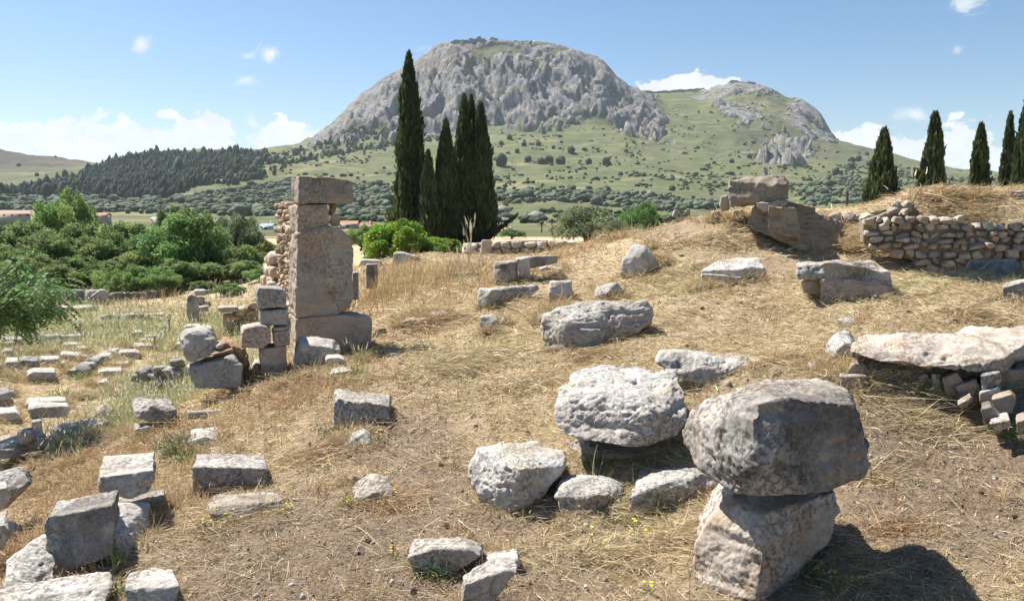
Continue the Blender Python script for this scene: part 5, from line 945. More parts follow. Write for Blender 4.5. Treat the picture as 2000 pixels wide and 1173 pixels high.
cl = np.array(cl); C0 = cl[:, :3] - o0; per = (cl[:, 3] ** 2 * 800).astype(int) + 40; idx = np.repeat(np.arange(len(cl)), per); n = len(idx); d = unit(n, g) * [1, 1, .55]
C = C0[idx] + d * (cl[idx, 3] * g.uniform(.2, 1, n) ** .5)[:, None]; D = d + [0, 0, .5] + unit(n, g) * .6; D /= np.linalg.norm(D, axis=1)[:, None]
V, Fc = leaf_quads(C, D, .07, .30, g); tint = np.array([.045, .075, .03]) * (1 + g.normal(0, .2, (n, 1))); link('crown', mesh_np('crown', V, Fc, LEAF, colors=np.repeat(np.clip(tint, .01, 1), 4, 0)), root)
fk = np.array([-.3, 0, 5.6]); link('trunk', mesh_np('trunk', *tubes([(wobble([0, 0, -.2], fk, 7, .05, g), np.linspace(.34, .24, 7))] + [(wobble(fk * g.uniform(.75, 1), c_, 7, .08, g), np.linspace(.12, .02, 7)) for c_ in C0[::2]] + [(wobble(fk * .7, C0[-3], 8, .08, g), np.linspace(.045, .006, 8))], 7), BARK, True), root)
# single trees on the mountain slope
lone = link('t', mesh_np('hillside_tree', IV3 * (1 + .35 * noise3(IV3 * 2)[:, None] + .2 * noise3(IV3 * 5)[:, None]) * [1, 1, 1.25] + [0, 0, .9], IF3, FARLEAF, colors=np.tile([.035, .05, .026], (len(IV3), 1)) * (1 + .4 * noise3(IV3 * 3)[:, None])))
lm = lone.data; bpy.data.objects.remove(lone)
LT = [(979,286,7),(995,275,8),(1051,286,7),(1114,295,10),(1094,315,12),(1056,321,9),(979,329,14),(1071,318,11),(1031,319,8),(1023,290,7),(1182,319,9),(1148,315,8),(1099,392,5),(1358,221,5),(1358,289,6),(1424,318,6),(1448,280,5),(1458,312,7),(1532,221,8),(1544,208,7),(1684,306,7),(1792,320,6),(1848,331,7),(1568,389,4),(1500,372,5),(1190,392,3.5),(1255,352,5),(1310,372,5),(1010,300,6),(1080,290,5),(712,262,11),(690,266,10),(120,310,4),(48,327,6),(82,346,5),(1210,345,5),(530,372,7),(1625,345,8),(455,345,8),(475,343,6),(1655,320,10),(1668,318,9),(1690,324,9),(1700,320,10)]
dl = hill_at([q[0] for q in LT], [q[1] for q in LT])
for (u, v, s), dd_ in zip(LT, dl):
    if dd_ != dd_: continue
    zz, _ = hill_z(np.array([float(u)]), np.array([dd_])); o = link('hillside_tree', lm, None, ((u - CX) / F * dd_, dd_, float(zz[0]) - .8)); k = s * .62; o.scale = (k, k, k * R.uniform(.9, 1.2)); o.rotation_euler = (0, 0, R.uniform(0, 6))
    props(o, 'small dark tree standing by itself on the mountain slopes', 'tree', 'single trees dotted over the mountain slopes')
b = NB('far masonry'); v = b.coord(); HILLROCK = b.bsdf(b.mix(b.map(b.noise(v, .25, 7, .7), .35, .65), (.20, .18, .16), (.36, .33, .29)), .95, b.noise(v, .4, 5, .7), .8, .6)
# boulders lying on the hillside pasture
for (u, v, s, lb) in [(983, 412, 6.5, 'grey outcrop in the pasture at the right of the cypress clump'), (1048, 424, 6.5, 'single dark grey boulder in the pasture beyond the masonry wall'), (1027, 420, 2.2, 'small pale stone left of the single dark grey boulder in the pasture'), (985, 434, 4, 'flat grey outcrop at the foot of the pasture slope')]:
    dd_ = hill_at([u], [v], 150)[0]
    if dd_ != dd_: dd_ = 450
    zz = z_far(np.array([float(u)]), np.array([dd_]))[0]; q = IV3 * (1 + .3 * noise3(IV3 * 1.4 + s)[:, None] + .15 * noise3(IV3 * 4)[:, None]) * [s, s * .7, s * .62]; o = link('rock_outcrop', mesh_np('rock_outcrop', q, IF3, HILLROCK, False), None, ((u - CX) / F * dd_, dd_, zz)); props(o, lb, 'rock outcrop')

# ------------------------------------------------------------------ village, poles, fortress
def flat_mat(name, col, var=.3, rough=.85):
    b = NB(name); v = b.coord(); n_ = b.noise(v, 2.2, 6, .7); return b.bsdf(b.mix(b.map(n_, .3, .7), tuple(c * (1 - var) for c in col), col), rough, b.noise(v, 9, 4, .7), .3, .02)
b = NB('roof tiles'); v = b.coord(); wv = b.n('ShaderNodeTexWave'); b.set(wv, 0, v); b.set(wv, 'Scale', 3.0); b.set(wv, 'Distortion', 1.0); TILE = b.bsdf(b.mix(b.map(b.noise(v, 1.5, 6, .7), .3, .7), (.30, .15, .09), (.46, .27, .18)), .85, wv.outputs[0], .5, .05)
WHITE = flat_mat('whitewash', (.68, .66, .61), .18); CREAM = flat_mat('cream plaster', (.55, .46, .36), .2); SHED = flat_mat('blue grey sheet roof', (.30, .36, .42), .25); WIN = flat_mat('dark window', (.03, .035, .04), .2, .2); WOOD = flat_mat('weathered wood pole', (.10, .085, .07), .3); BRN = flat_mat('brown tile roof', (.36, .25, .19), .25)
def house(label, u0, u1, veave, vridge, vbase, Yd, wall, roof, kind='gable'):
    a = P3(u0, vbase, Yd); c_ = P3(u1, vbase, Yd); Wd = c_[0] - a[0]; D = min(9, max(5, Wd * .7)); he = (CAMZ - Yd * tanv(veave)) - a[2]; hr = (CAMZ - Yd * tanv(vridge)) - a[2]; cx = (a[0] + c_[0]) / 2; drop = max(0, a[2] - z_far(np.array([(u0 + u1) / 2.]), np.array([float(Yd)]))[0]) + .6
    root = link('village_house', None, None, (cx, Yd, a[2])); root.empty_display_size = .3; props(root, label, 'house')
    def boxm(nm, x0, x1, y0, y1, z0, z1, m, par=root):
        V = np.array([[x, y, z] for x in (x0, x1) for y in (y0, y1) for z in (z0, z1)]); Fb = [[0, 1, 3, 2], [4, 6, 7, 5], [0, 4, 5, 1], [2, 3, 7, 6], [0, 2, 6, 4], [1, 5, 7, 3]]; return link(nm, mesh_np(nm, V, Fb, m), par)
    w2 = Wd / 2; boxm('wall', -w2, w2, 0, D, -drop, he, wall); e = .35
    if kind == 'hip': rv = [[-w2 - e, -e, he], [w2 + e, -e, he], [w2 + e, D + e, he], [-w2 - e, D + e, he], [-w2 * .35, D / 2, hr], [w2 * .35, D / 2, hr]]
    else: rv = [[-w2 - e, -e, he], [w2 + e, -e, he], [w2 + e, D + e, he], [-w2 - e, D + e, he], [-w2 - e, D / 2, hr], [w2 + e, D / 2, hr]]
    bm = bmesh.new(); vs = [bm.verts.new(q) for q in rv]
    for f in ((0, 1, 5, 4), (2, 3, 4, 5), (1, 2, 5), (3, 0, 4), (3, 2, 1, 0)): bm.faces.new([vs[i] for i in f])
    me = bpy.data.meshes.new('roof'); bm.to_mesh(me); bm.free(); me.materials.append(roof); rf = link('roof', me, root)
    nw = max(1, int(Wd / 3.2))
    for i in range(nw):
        x0 = -w2 + Wd * (i + .5) / nw; hb = max(.5, he * .35); w_ = boxm('window', x0 - .45, x0 + .45, -.06, .02, hb, hb + min(1.2, he * .4), WIN)
    if R.random() < .5: boxm('chimney', w2 * .3, w2 * .3 + .5, D * .6, D * .6 + .5, he, hr + .6, wall)
for a in [('long low house with a dull red roof seen just right of the pillar', 662, 696, 437, 431, 446, 260, CREAM, TILE), ('white house with a pink roof between the pillar and the bright green tree', 704, 726, 441, 435, 452, 240, WHITE, TILE), ('second white house next to the bright green tree', 727, 742, 440, 436, 452, 230, WHITE, TILE, 'hip'), ('small house with an orange roof against the right edge of the pillar', 664, 688, 455, 447, 466, 190, CREAM, TILE, 'hip'),
          ('pale house seen between the trunks of the central cypresses', 843, 868, 444, 437, 458, 230, WHITE, TILE), ('white house with a red roof right of the cypress clump', 966, 986, 450, 444, 462, 210, WHITE, TILE), ('grey blue roofed house beside the red roofed one right of the cypress clump', 984, 1002, 452, 447, 462, 215, WHITE, SHED), ('white cottage with an orange hipped roof above the low masonry wall', 1001, 1025, 461, 453, 470, 170, WHITE, TILE, 'hip'),
          ('long brown roofed building above the trees at the left edge', -30, 62, 417, 410, 424, 330, CREAM, BRN), ('brown roofed building left of the pale green round topped tree', 60, 106, 418, 413, 425, 320, CREAM, BRN), ('blue grey roofed shed above the left tree belt', 294, 325, 427, 423, 434, 280, CREAM, SHED), ('low grey roofed shed glimpsed in the gap of the tree belt', 272, 308, 451, 444, 462, 160, CREAM, SHED), ('house with a grey roof beside the ruined wall left of the pillar', 508, 530, 441, 436, 452, 230, WHITE, SHED),
          ('reddish farm building beyond the pale green round topped tree', 176, 206, 420, 415, 427, 330, CREAM, TILE), ('tiny red roofed house seen through the olive grey bush', 1188, 1204, 440, 435, 448, 230, WHITE, TILE, 'hip'), ('low terracotta roof behind the foot of the bright green tree', 744, 770, 446, 441, 454, 250, CREAM, TILE)]:
    house(*a)
for (u, vt, vb, Yd, lb) in [(1653, 373, 425, 60, 'lone utility pole standing behind the crest between ruin and cypress'), (1078, 427, 470, 110, 'utility pole beyond the masonry wall, left of the olive grey bush'), (1058, 434, 470, 140, 'thinner utility pole left of the one by the olive grey bush'), (727, 432, 470, 150, 'utility pole among the houses right of the pillar')]:
    p = P3(u, vb, Yd); h = (CAMZ - Yd * tanv(vt)) - p[2]; root = link('utility_pole', None, None, p); props(root, lb, 'pole')
    link('post', mesh_np('post', *tubes([([[0, 0, -1.5], [0, 0, h]], [.13, .10])], 8), WOOD, True), root)
    if u != 1653: link('crossarm', mesh_np('crossarm', *tubes([([[-.8, 0, h - .5], [.8, 0, h - .5]], [.06, .06])], 6), WOOD), root)
def fort(name, label, pts, Yd, hts, cat, th=6):
    root = None; bm = bmesh.new(); o0 = None
    for i, ((u0, u1), hh) in enumerate(zip(pts, hts)):
        us = np.array([float(u0), float(u1)]); z0, _ = hill_z(us, np.full(2, float(Yd))); x0, x1 = (us - CX) / F * Yd
        if o0 is None: o0 = np.array([x0, Yd, z0[0]])
        hh2 = hh if isinstance(hh, tuple) else (hh, hh)
        vs = [bm.verts.new(np.array(q) - o0) for q in ((x0, Yd, z0[0] - 14), (x1, Yd, z0[1] - 14), (x1, Yd, z0[1] + hh2[1]), (x0, Yd, z0[0] + hh2[0]), (x0, Yd + th, z0[0] - 14), (x1, Yd + th, z0[1] - 14), (x1, Yd + th, z0[1] + hh2[1]), (x0, Yd + th, z0[0] + hh2[0]))]
        for f in ((0, 1, 2, 3), (5, 4, 7, 6), (1, 5, 6, 2), (4, 0, 3, 7), (3, 2, 6, 7)): bm.faces.new([vs[j] for j in f])
    me = bpy.data.meshes.new(name); bm.to_mesh(me); bm.free(); me.materials.append(HILLROCK); props(link(name, me, None, o0), label, cat)
fort('fortress_ruin', 'ruined fortress walls along the summit of the mountain', [(884, 893), (893, 900), (900, 917), (918, 926), (926, 934), (934, 941), (941, 950), (950, 955), (955, 962), (962, 968), (968, 974)], 1996, [(3, 8), (8, 4), (3, 5), (9, 9), (6, 8), 11, 7, 2, (4, 10), (8, 8), (9, 3)], 'fortress', 5)
fort('fortress_wall', 'thin dark defensive wall running along the saddle between the two peaks', [(1238 + i * 10, 1248 + i * 10) for i in range(13)], 2300, [6 + (i % 3) for i in range(13)], 'wall', 4)
fort('fortress_ruin', 'broken walls on top of the second rocky peak', [(1405, 1418), (1418, 1432), (1432, 1450), (1450, 1466)], 2296, [(3, 6), (7, 5), (3, 2), (6, 5)], 'fortress', 5)
# ------------------------------------------------------------------ grass, straw, weeds
def blades(base, ddir, L, Wd, col, seg=2, droop=0., g=rng):
    """tapered ribbons: base points, start directions, lengths, widths, one colour each"""
    n = len(base); L = L[:, None]; s = np.cross(ddir, unit(n, g)); s /= np.linalg.norm(s, axis=1)[:, None] + 1e-9; dr = (droop if np.ndim(droop) else np.full(n, droop))[:, None]
    ts = np.linspace(0, 1, seg + 1); V = []
    bend = unit(n, g) * .18
    for t in ts:
        c_ = base + ddir * L * t + np.array([0, 0, -1.]) * dr * L * t * t + bend * L * t * t; w_ = (Wd * (1 - .75 * t ** 1.5))[:, None] * .5; V += [c_ - s * w_, c_ + s * w_]
    V = np.stack(V, 1); k = 2 * (seg + 1); Fq = []
    for i in range(seg): Fq.append([2 * i, 2 * i + 1, 2 * i + 3, 2 * i + 2])
    Fc = (np.array(Fq)[None] + (np.arange(n) * k)[:, None, None]).reshape(-1, 4); return V.reshape(-1, 3), Fc, np.repeat(col, k, 0)
def ground_pts(n, dens, ulo=-380, uhi=2480, ylo=2.9, yhi=46, g=rng):
    """random ground points thinning out with distance; dens(u, Y) gives the share kept"""
    n = int(n * 1.18); u = g.uniform(ulo, uhi, n); Y = np.exp(g.uniform(math.log(ylo), math.log(yhi), n)); k = g.random(n) < dens(u, Y); u, Y = u[k], Y[k]
    x = (u - CX) / F * np.sqrt(Y ** 2 + .8); return u, Y, x
def tinted(n, cols, var=.15, g=rng):
    cols = np.array(cols, float); c_ = cols[g.integers(0, len(cols), n)]; return np.clip(c_ * (1 + g.normal(0, var, (n, 1))), .01, .95)
def emit(name, label, cat, B, kind='stuff'):
    V = np.concatenate([b_[0] for b_ in B]); off = np.cumsum([0] + [len(b_[0]) for b_ in B[:-1]]); Fc = np.concatenate([b_[1] + o for b_, o in zip(B, off)]); C = np.concatenate([b_[2] for b_ in B])
    return props(link(name, mesh_np(name, V, Fc, STRAW, colors=C)), label, cat, kind=kind)
STRAWC = [(.66, .54, .34), (.57, .45, .27), (.49, .37, .22), (.74, .64, .45), (.40, .29, .17)]
REDC = [(.50, .33, .19), (.43, .27, .15), (.56, .41, .25), (.32, .19, .11)]
GREENC = [(.30, .33, .12), (.38, .38, .17), (.24, .29, .10), (.46, .43, .22)]
# mown straw litter
def patch(u, Y, sc=1.0, off=0.): return fbm(np.stack([u / 70 * sc, np.log(Y) * 9 * sc, np.full(len(u), off)], -1), 3)
u, Y, x = ground_pts(430000, lambda u, Y: np.clip(.70 + .55 * patch(u, Y) - .74 * blobmask(u, Y, SOILB) - .45 * blobmask(u, Y, PATHB), .05, 1), yhi=34)
n = len(u); z = ground_z(x, Y); base = np.stack([x, Y, z + .012 + rng.random(n) ** 2 * .03 * np.clip(Y / 6, .6, 2)], -1)
a = rng.uniform(0, 6.283, n) ; D = np.stack([np.cos(a), np.sin(a), rng.normal(.10, .16, n)], -1); D /= np.linalg.norm(D, axis=1)[:, None]
lit = tinted(n, STRAWC); gm = (rng.random(n) < np.clip(blobmask(u, Y, GREENB) * .5 + .03, 0, 1)); lit[gm] = tinted(gm.sum(), GREENC + [(.52, .48, .27)]); rm = rng.random(n) < blobmask(u, Y, REDB) * .85; lit[rm] = tinted(rm.sum(), REDC)
sm_ = rng.random(n) < blobmask(u, Y, SOILB) * .5; lit[sm_] *= .62
B = [blades(base, D, rng.gamma(2.2, .033, n) * np.clip(Y / 6, .55, 2.4) ** .75 + .02, np.clip(Y * .00078, .0024, .03) * rng.uniform(.6, 1.4, n), lit, 2, .1)]
emit('mown_straw', 'mown dry straw strewn over the whole slope', 'straw', B)
# dry weeds and grass standing in tufts
def tufts(name, label, cat, npts, dens, cols, hgt, per=9, spread=.05, yl=3.0, yh=40, wid=.0008, droop=.25, heads=None, var=.16, seg=3):
    u, Y, x = ground_pts(npts, dens, ylo=yl, yhi=yh); z = ground_z(x, Y); m = len(u); base = np.repeat(np.stack([x, Y, z - .01], -1), per, 0); n = len(base); Yr = np.repeat(Y, per)
    base[:, :2] += rng.normal(0, spread, (n, 2)) * np.clip(Yr / 8, .7, 2.5)[:, None]; D = np.stack([rng.normal(.05, .34, n), rng.normal(0, .34, n), np.ones(n)], -1); D /= np.linalg.norm(D, axis=1)[:, None]
    Hh = np.repeat(hgt * rng.uniform(.5, 1.3, m), per) * rng.uniform(.5, 1.15, n); col = np.repeat(tinted(m, cols, var), per, 0) * (1 + rng.normal(0, .12, (n, 1))); W_ = np.clip(Yr * wid, .0022, .04) * rng.uniform(.7, 1.3, n)
    B = [blades(base, D, Hh, W_, np.clip(col, .01, .95), seg, droop)]
    if heads:
        k = rng.random(n) < heads[0]; tip = base[k] + D[k] * Hh[k][:, None] * .97 - np.array([0, 0, 1.]) * droop * Hh[k][:, None] * .9; q = k.sum(); B.append(blades(tip, unit(q) * .5 + [0, 0, .7], np.full(q, heads[1]) * rng.uniform(.6, 1.3, q), np.clip(Yr[k] * .0016, .006, .06), tinted(q, [heads[2]]), 1))
    return emit(name, label, cat, B)
tufts('dry_weeds', 'reddish brown dry weeds standing round the stones of the lower left slope', 'weeds', 30000, lambda u, Y: np.clip(blobmask(u, Y, REDB) * 1.1 + .5 * np.clip(patch(u, Y, 1., 4.) - .1, 0, 1), 0, 1) * (.35 + .65 * (patch(u, Y, 1.6, 7.) > -.1)), REDC + [(.56, .43, .25)], .22, 11, .06, yh=30, heads=(.35, .03, (.60, .48, .30)))
tufts('golden_grass', 'tall golden dry grass between the pillar and the broken doorway', 'grass', 8000, lambda u, Y: blobmask(u, Y, [(820, 19, 110, .17, 1.), (885, 20.5, 80, .10, .8), (730, 16.5, 50, .10, .8), (1130, 21.5, 90, .05, .4), (1440, 14.4, 40, .05, .6), (150, 40, 160, .07, .8), (290, 36, 80, .05, .8)]), [(.58, .43, .23), (.50, .35, .18), (.64, .50, .29)], .62, 12, .09, yl=12, yh=45, wid=.0007, droop=.22)
tufts('meadow_grass', 'pale green meadow grass growing over the excavated court', 'grass', 19000, lambda u, Y: np.clip(blobmask(u, Y, [(150, 27, 330, .22, 1.), (330, 17, 130, .24, 1.), (260, 13.5, 100, .12, .9), (470, 26, 90, .3, .8), (-120, 30, 200, .4, 1.), (60, 36, 200, .2, .9)]) - .75 * blobmask(u, Y, PATHB), 0, 1), [(.33, .36, .16), (.40, .41, .20), (.27, .31, .12), (.50, .46, .26), (.58, .54, .34)], .44, 11, .12, yl=11.5, yh=46, wid=.0008, droop=.2, heads=(.28, .08, (.70, .67, .54)))
tufts('cut_green_grass', 'half dry greenish cut grass in the middle of the slope', 'grass', 7000, lambda u, Y: np.clip(blobmask(u, Y, GREENB[4:10]) * .8 * (patch(u, Y, 1.4, 2.) > -.05), 0, 1) * (u > 500), GREENC + [(.52, .48, .27)], .10, 10, .07, yl=4, yh=18, droop=.5)
tufts('straw_tufts', 'short stubble of dry grass left standing over the slope', 'grass', 16000, lambda u, Y: np.clip(.30 + .5 * patch(u, Y, 1.2, 9.) - .55 * blobmask(u, Y, SOILB) - .5 * blobmask(u, Y, PATHB), .02, 1), STRAWC + REDC[:2], .075, 8, .05, yh=32, droop=.45, seg=2)
# growth gathering round the feet of the stones
nf = len(FEET); per = 5; q = np.repeat(FEET, per, 0) + rng.normal(0, .035, (nf * per, 3)) * [1, 1, 0]; q[:, 2] = ground_z(q[:, 0], q[:, 1]) - .01; n = len(q); D = np.stack([rng.normal(0, .55, n), rng.normal(-.1, .55, n), rng.uniform(.25, 1.1, n)], -1); D /= np.linalg.norm(D, axis=1)[:, None]
uq = az_u(q[:, 0], q[:, 1]); cf = tinted(n, STRAWC + REDC[:3]); gk = rng.random(n) < .12 + .3 * blobmask(uq, q[:, 1], GREENB); cf[gk] = tinted(gk.sum(), GREENC)
emit('straw_at_stone_feet', 'dry grass and straw gathered round the feet of the stones', 'grass', [blades(q, D, rng.gamma(3.2, .032, n) * np.clip(q[:, 1] / 8, .8, 1.8), np.clip(q[:, 1] * .00075, .0024, .02) * rng.uniform(.6, 1.3, n), cf, 3, .35)])
tufts('flowering_weeds', 'tall whitish seeding weeds on the bank left of the collapsed corner', 'weeds', 5200, lambda u, Y: blobmask(u, Y, [(370, 17, 60, .20, 1.), (300, 14, 70, .14, 1.), (220, 14.5, 60, .12, .8), (130, 11.8, 70, .08, .8), (420, 13.5, 40, .08, .7)]), [(.40, .41, .20), (.52, .50, .30), (.34, .36, .15)], .62, 8, .10, yl=10, yh=24, droop=.2, heads=(.6, .06, (.78, .75, .62)))
# heaps of raked hay catching on the ground
def heaps(lst, name, label):
    B = []
    for (u, v, r, n, cols) in lst:
        Yh = hit(u, v); c_ = P3(u, v, Yh); rr = r / F * Yh; q = rng.normal(0, .42, (n, 2)) * [rr, rr * .7]; x = c_[0] + q[:, 0]; y = c_[1] + q[:, 1]
        zz = ground_z(x, y) + rng.random(n) * .16 * rr * np.exp(-((q / rr) ** 2).sum(1) * 2); a = rng.normal(.2, .7, n); D = np.stack([np.cos(a), np.sin(a), rng.normal(.05, .22, n)], -1); B.append(blades(np.stack([x, y, zz], -1), D, rng.gamma(3, .05, n) * max(1, Yh / 9), np.full(n, max(.0025, Yh * .0008)), tinted(n, cols), 3, .2))
    return emit(name, label, 'straw', B)
heaps([(745, 985, 80, 1500, REDC + STRAWC[:2]), (390, 1030, 110, 1800, STRAWC), (470, 985, 60, 900, STRAWC), (1215, 1000, 80, 1500, STRAWC + GREENC[:1]), (1330, 1050, 100, 1600, STRAWC), (1180, 1090, 110, 1300, STRAWC), (1440, 980, 50, 900, STRAWC + GREENC), (1330, 880, 60, 1100, STRAWC), (1150, 880, 60, 700, STRAWC), (600, 900, 110, 1500, STRAWC + REDC), (690, 745, 60, 700, STRAWC + GREENC), (900, 720, 150, 2200, STRAWC + GREENC[3:]),
       (1020, 760, 110, 1800, STRAWC), (850, 640, 90, 1400, STRAWC + REDC), (1150, 700, 80, 1200, REDC + STRAWC[:2]), (1060, 540, 60, 700, STRAWC), (1330, 540, 120, 1500, STRAWC + GREENC[3:]), (1550, 700, 80, 1000, STRAWC + REDC), (1800, 830, 150, 1500, STRAWC), (1700, 930, 60, 900, STRAWC), (1900, 700, 60, 400, STRAWC), (1680, 480, 80, 900, REDC + STRAWC), (1400, 470, 90, 1200, STRAWC), (1320, 480, 60, 900, STRAWC), (1850, 410, 120, 1400, REDC + STRAWC), (1740, 1040, 80, 800, REDC),
       (560, 760, 90, 1200, REDC), (450, 760, 70, 1100, REDC), (300, 870, 60, 700, REDC), (220, 900, 60, 700, REDC), (80, 930, 90, 1200, REDC), (1650, 1120, 120, 900, STRAWC + REDC), (1870, 610, 90, 900, REDC + STRAWC)], 'hay_heaps', 'tangled heaps of raked hay and dead weeds among the stones')
# chaff and grit on the bare soil
u, Y, x = ground_pts(150000, lambda u, Y: np.clip(.35 + .6 * blobmask(u, Y, SOILB), 0, 1), yhi=14); n = len(u); a = rng.uniform(0, 6.283, n); D = np.stack([np.cos(a), np.sin(a), rng.normal(.05, .3, n)], -1)
cc = tinted(n, STRAWC + REDC + [(.24, .16, .10), (.15, .10, .07)], .2); emit('chaff', 'short broken bits of straw and twig covering the bare soil', 'chaff', [blades(np.stack([x, Y, ground_z(x, Y) + .008], -1), D, rng.uniform(.012, .05, n) * np.clip(Y / 7, .8, 1.6), np.clip(Y * .0008, .003, .01) * rng.uniform(.7, 1.5, n), cc, 1)])
I1, F1 = ico(1); u, Y, x = ground_pts(16000, lambda u, Y: np.clip(.25 + .5 * blobmask(u, Y, SOILB), 0, 1), yhi=13); n = len(u); sz = rng.lognormal(-4.9, .55, n).clip(.003, .035) * np.clip(Y / 6, .7, 1.5)
q = I1[None] * (1 + rng.normal(0, .22, (n, len(I1), 1))) * (sz[:, None] * rng.uniform(.5, 1.2, (n, 3)))[:, None]; q = q + np.stack([x, Y, ground_z(x, Y) + .006], -1)[:, None]; cc = np.repeat(tinted(n, [(.42, .37, .31), (.30, .24, .18), (.52, .48, .42), (.22, .16, .12)], .15), len(I1), 0)
props(link('gravel', mesh_np('gravel', q.reshape(-1, 3), (F1[None] + (np.arange(n) * len(I1))[:, None, None]).reshape(-1, 3), STRAW, colors=cc)), 'small clods and gravel scattered over the soil', 'gravel', kind='stuff')
# long pale stalks
def stalks(n):
    u, Y, x = ground_pts(n, lambda u, Y: np.clip(.35 + .5 * patch(u, Y, .8, 3.) - .2 * blobmask(u, Y, SOILB), .05, 1), yhi=16); m = len(u); z = ground_z(x, Y)
    a = rng.uniform(0, 6.283, m); D = np.stack([np.cos(a), np.sin(a), rng.uniform(-.02, .30, m)], -1); return blades(np.stack([x, Y, z + .02], -1), D, rng.uniform(.18, .65, m), np.clip(Y * .0007, .0035, .01), tinted(m, [(.66, .55, .34), (.60, .50, .30), (.72, .63, .44)]), 6, .18)
emit('fallen_stalks', 'long pale stalks lying criss cross on the ground', 'stalks', [stalks(5200)])
# green weeds
def weeds(lst):
    B = []
    for (u, v, n, s, c_) in lst:
        Yh = hit(u, v); p = P3(u, v, Yh); base = np.repeat(p[None], n, 0) + rng.normal(0, s * .45, (n, 3)) * [1, 1, 0]; D = unit(n) + [0, 0, .9]; D /= np.linalg.norm(D, axis=1)[:, None]; base = base + D * (rng.random(n) * s * .9)[:, None]
        B.append(blades(base, D, np.full(n, s * .45), np.full(n, max(.010, Yh * .0012)), tinted(n, [c_], .22), 2, .3))
    return emit('green_weeds', 'small green leafy weeds between the stones', 'weeds', B)
GW = (.12, .19, .055)
weeds([(350, 880, 420, .22, (.14, .19, .085)), (375, 905, 260, .16, GW), (850, 1130, 120, .10, GW), (870, 1120, 60, .06, GW), (1545, 1118, 60, .08, GW), (1600, 1140, 60, .08, GW), (1290, 990, 160, .12, (.20, .25, .09)), (1160, 915, 140, .12, (.22, .26, .10)), (1110, 960, 120, .12, (.24, .27, .11)), (560, 745, 160, .14, GW), (690, 735, 140, .13, (.24, .28, .09)), (1660, 690, 120, .13, GW), (1790, 770, 140, .13, (.2, .25, .09)), (1975, 850, 160, .14, GW), (240, 1160, 120, .08, GW), (940, 935, 90, .10, GW), (120, 780, 200, .25, (.26, .32, .12)), (160, 740, 200, .25, (.26, .32, .12)), (1440, 980, 140, .11, (.22, .26, .09)), (690, 985, 60, .08, (.28, .30, .10)), (640, 850, 90, .12, GW), (110, 960, 60, .06, GW), (1900, 480, 200, .2, GW), (1850, 505, 180, .2, GW), (495, 500, 90, .3, GW)])
# ------------------------------------------------------------------ cones, flowers, tufts of their own
def cone_mesh():
    V, Fc = [], []; b0 = 0; g = np.random.default_rng(3)
    core = IV * [.021, .021, .032]; V.append(core); core_f = IF
    Q, QF = [], []
    for i in range(90):
        t = (i + .5) / 90; a = i * 2.39996; zz = (.5 - t) * .066; r = .024 * math.sqrt(max(.05, 1 - (zz / .036) ** 2)); o = np.array([math.cos(a), math.sin(a), 0]); s = np.array([-math.sin(a), math.cos(a), 0]); p = o * r + [0, 0, zz]
        Q += [p - s * .006, p + s * .006, p + o * .011 + s * .005 + [0, 0, .005], p + o * .011 - s * .005 + [0, 0, .005]]; QF.append([4 * i, 4 * i + 1, 4 * i + 2, 4 * i + 3])
    bm = bmesh.new(); vs = [bm.verts.new(list(q)) for q in core]
    for f in IF: bm.faces.new([vs[j] for j in f])
    vs = [bm.verts.new(list(q)) for q in Q]
    for f in QF: bm.faces.new([vs[j] for j in f])
    me = bpy.data.meshes.new('pine_cone'); bm.to_mesh(me); bm.free(); return me
b = NB('pine cone'); v = b.coord(rnd=True); CONE = b.bsdf(b.mix(b.noise(v, 60, 3, .6), (.12, .08, .055), (.32, .22, .15)), .8)
cmh = cone_mesh(); cmh.materials.append(CONE)
for (u, v) in [(845,885),(868,898),(862,911),(826,918),(841,978),(873,1032),(825,1041),(721,1061),(1130,1084),(1137,1113),(1030,849),(808,1160),(1888,863),(1916,964),(1812,1125),(1694,606),(1590,606),(1775,612),(1866,630),(1402,595),(1372,606),(1447,594),(1341,678),(929,836),(1980,1010)]:
    Yh = hit(u, v); p = P3(u, v, Yh); o = link('pine_cone', cmh, None, (p[0], p[1], float(ground_z(p[0], p[1])[0]) + .010)); o.rotation_euler = (R.uniform(1.2, 1.9), R.uniform(-.5, .5), R.uniform(0, 6.28)); k = R.uniform(.5, .8) * (1 + max(0, Yh - 7) * .05); o.scale = (k, k, k)
    props(o, 'small dark pine cone lying on the ground', 'pine cone', 'pine cones scattered over the ground')
PET = flat_mat('yellow petals', (.80, .62, .02), .1, .6); STEM = flat_mat('green stem', (.16, .22, .07), .3, .7)
def flower_meshes(seed):
    g = np.random.default_rng(seed); paths = []; PV, PF = [], []
    for k in range(g.integers(1, 4)):
        tip = np.array([g.normal(0, .05), g.normal(0, .05), g.uniform(.08, .17)]); paths.append((wobble([0, 0, 0], tip, 5, .006, g), np.full(5, .0022)))
        for j in range(7):
            a = j * 6.283 / 7; d = np.array([math.cos(a), math.sin(a), .35]); s = np.array([-math.sin(a), math.cos(a), 0]); b0 = len(PV); r = .016
            PV += [tip, tip + d * r * .6 + s * r * .42, tip + d * r, tip + d * r * .6 - s * r * .42]; PF.append([b0, b0 + 1, b0 + 2, b0 + 3])
    for k in range(6): paths.append((wobble([0, 0, 0], [g.normal(0, .05), g.normal(0, .05), g.uniform(.02, .07)], 3, .004, g), np.array([.003, .005, .001])))
    return mesh_np('stems', *tubes(paths, 5), STEM), mesh_np('blossom', np.array(PV), np.array(PF), PET)
FM = [flower_meshes(i) for i in range(5)]
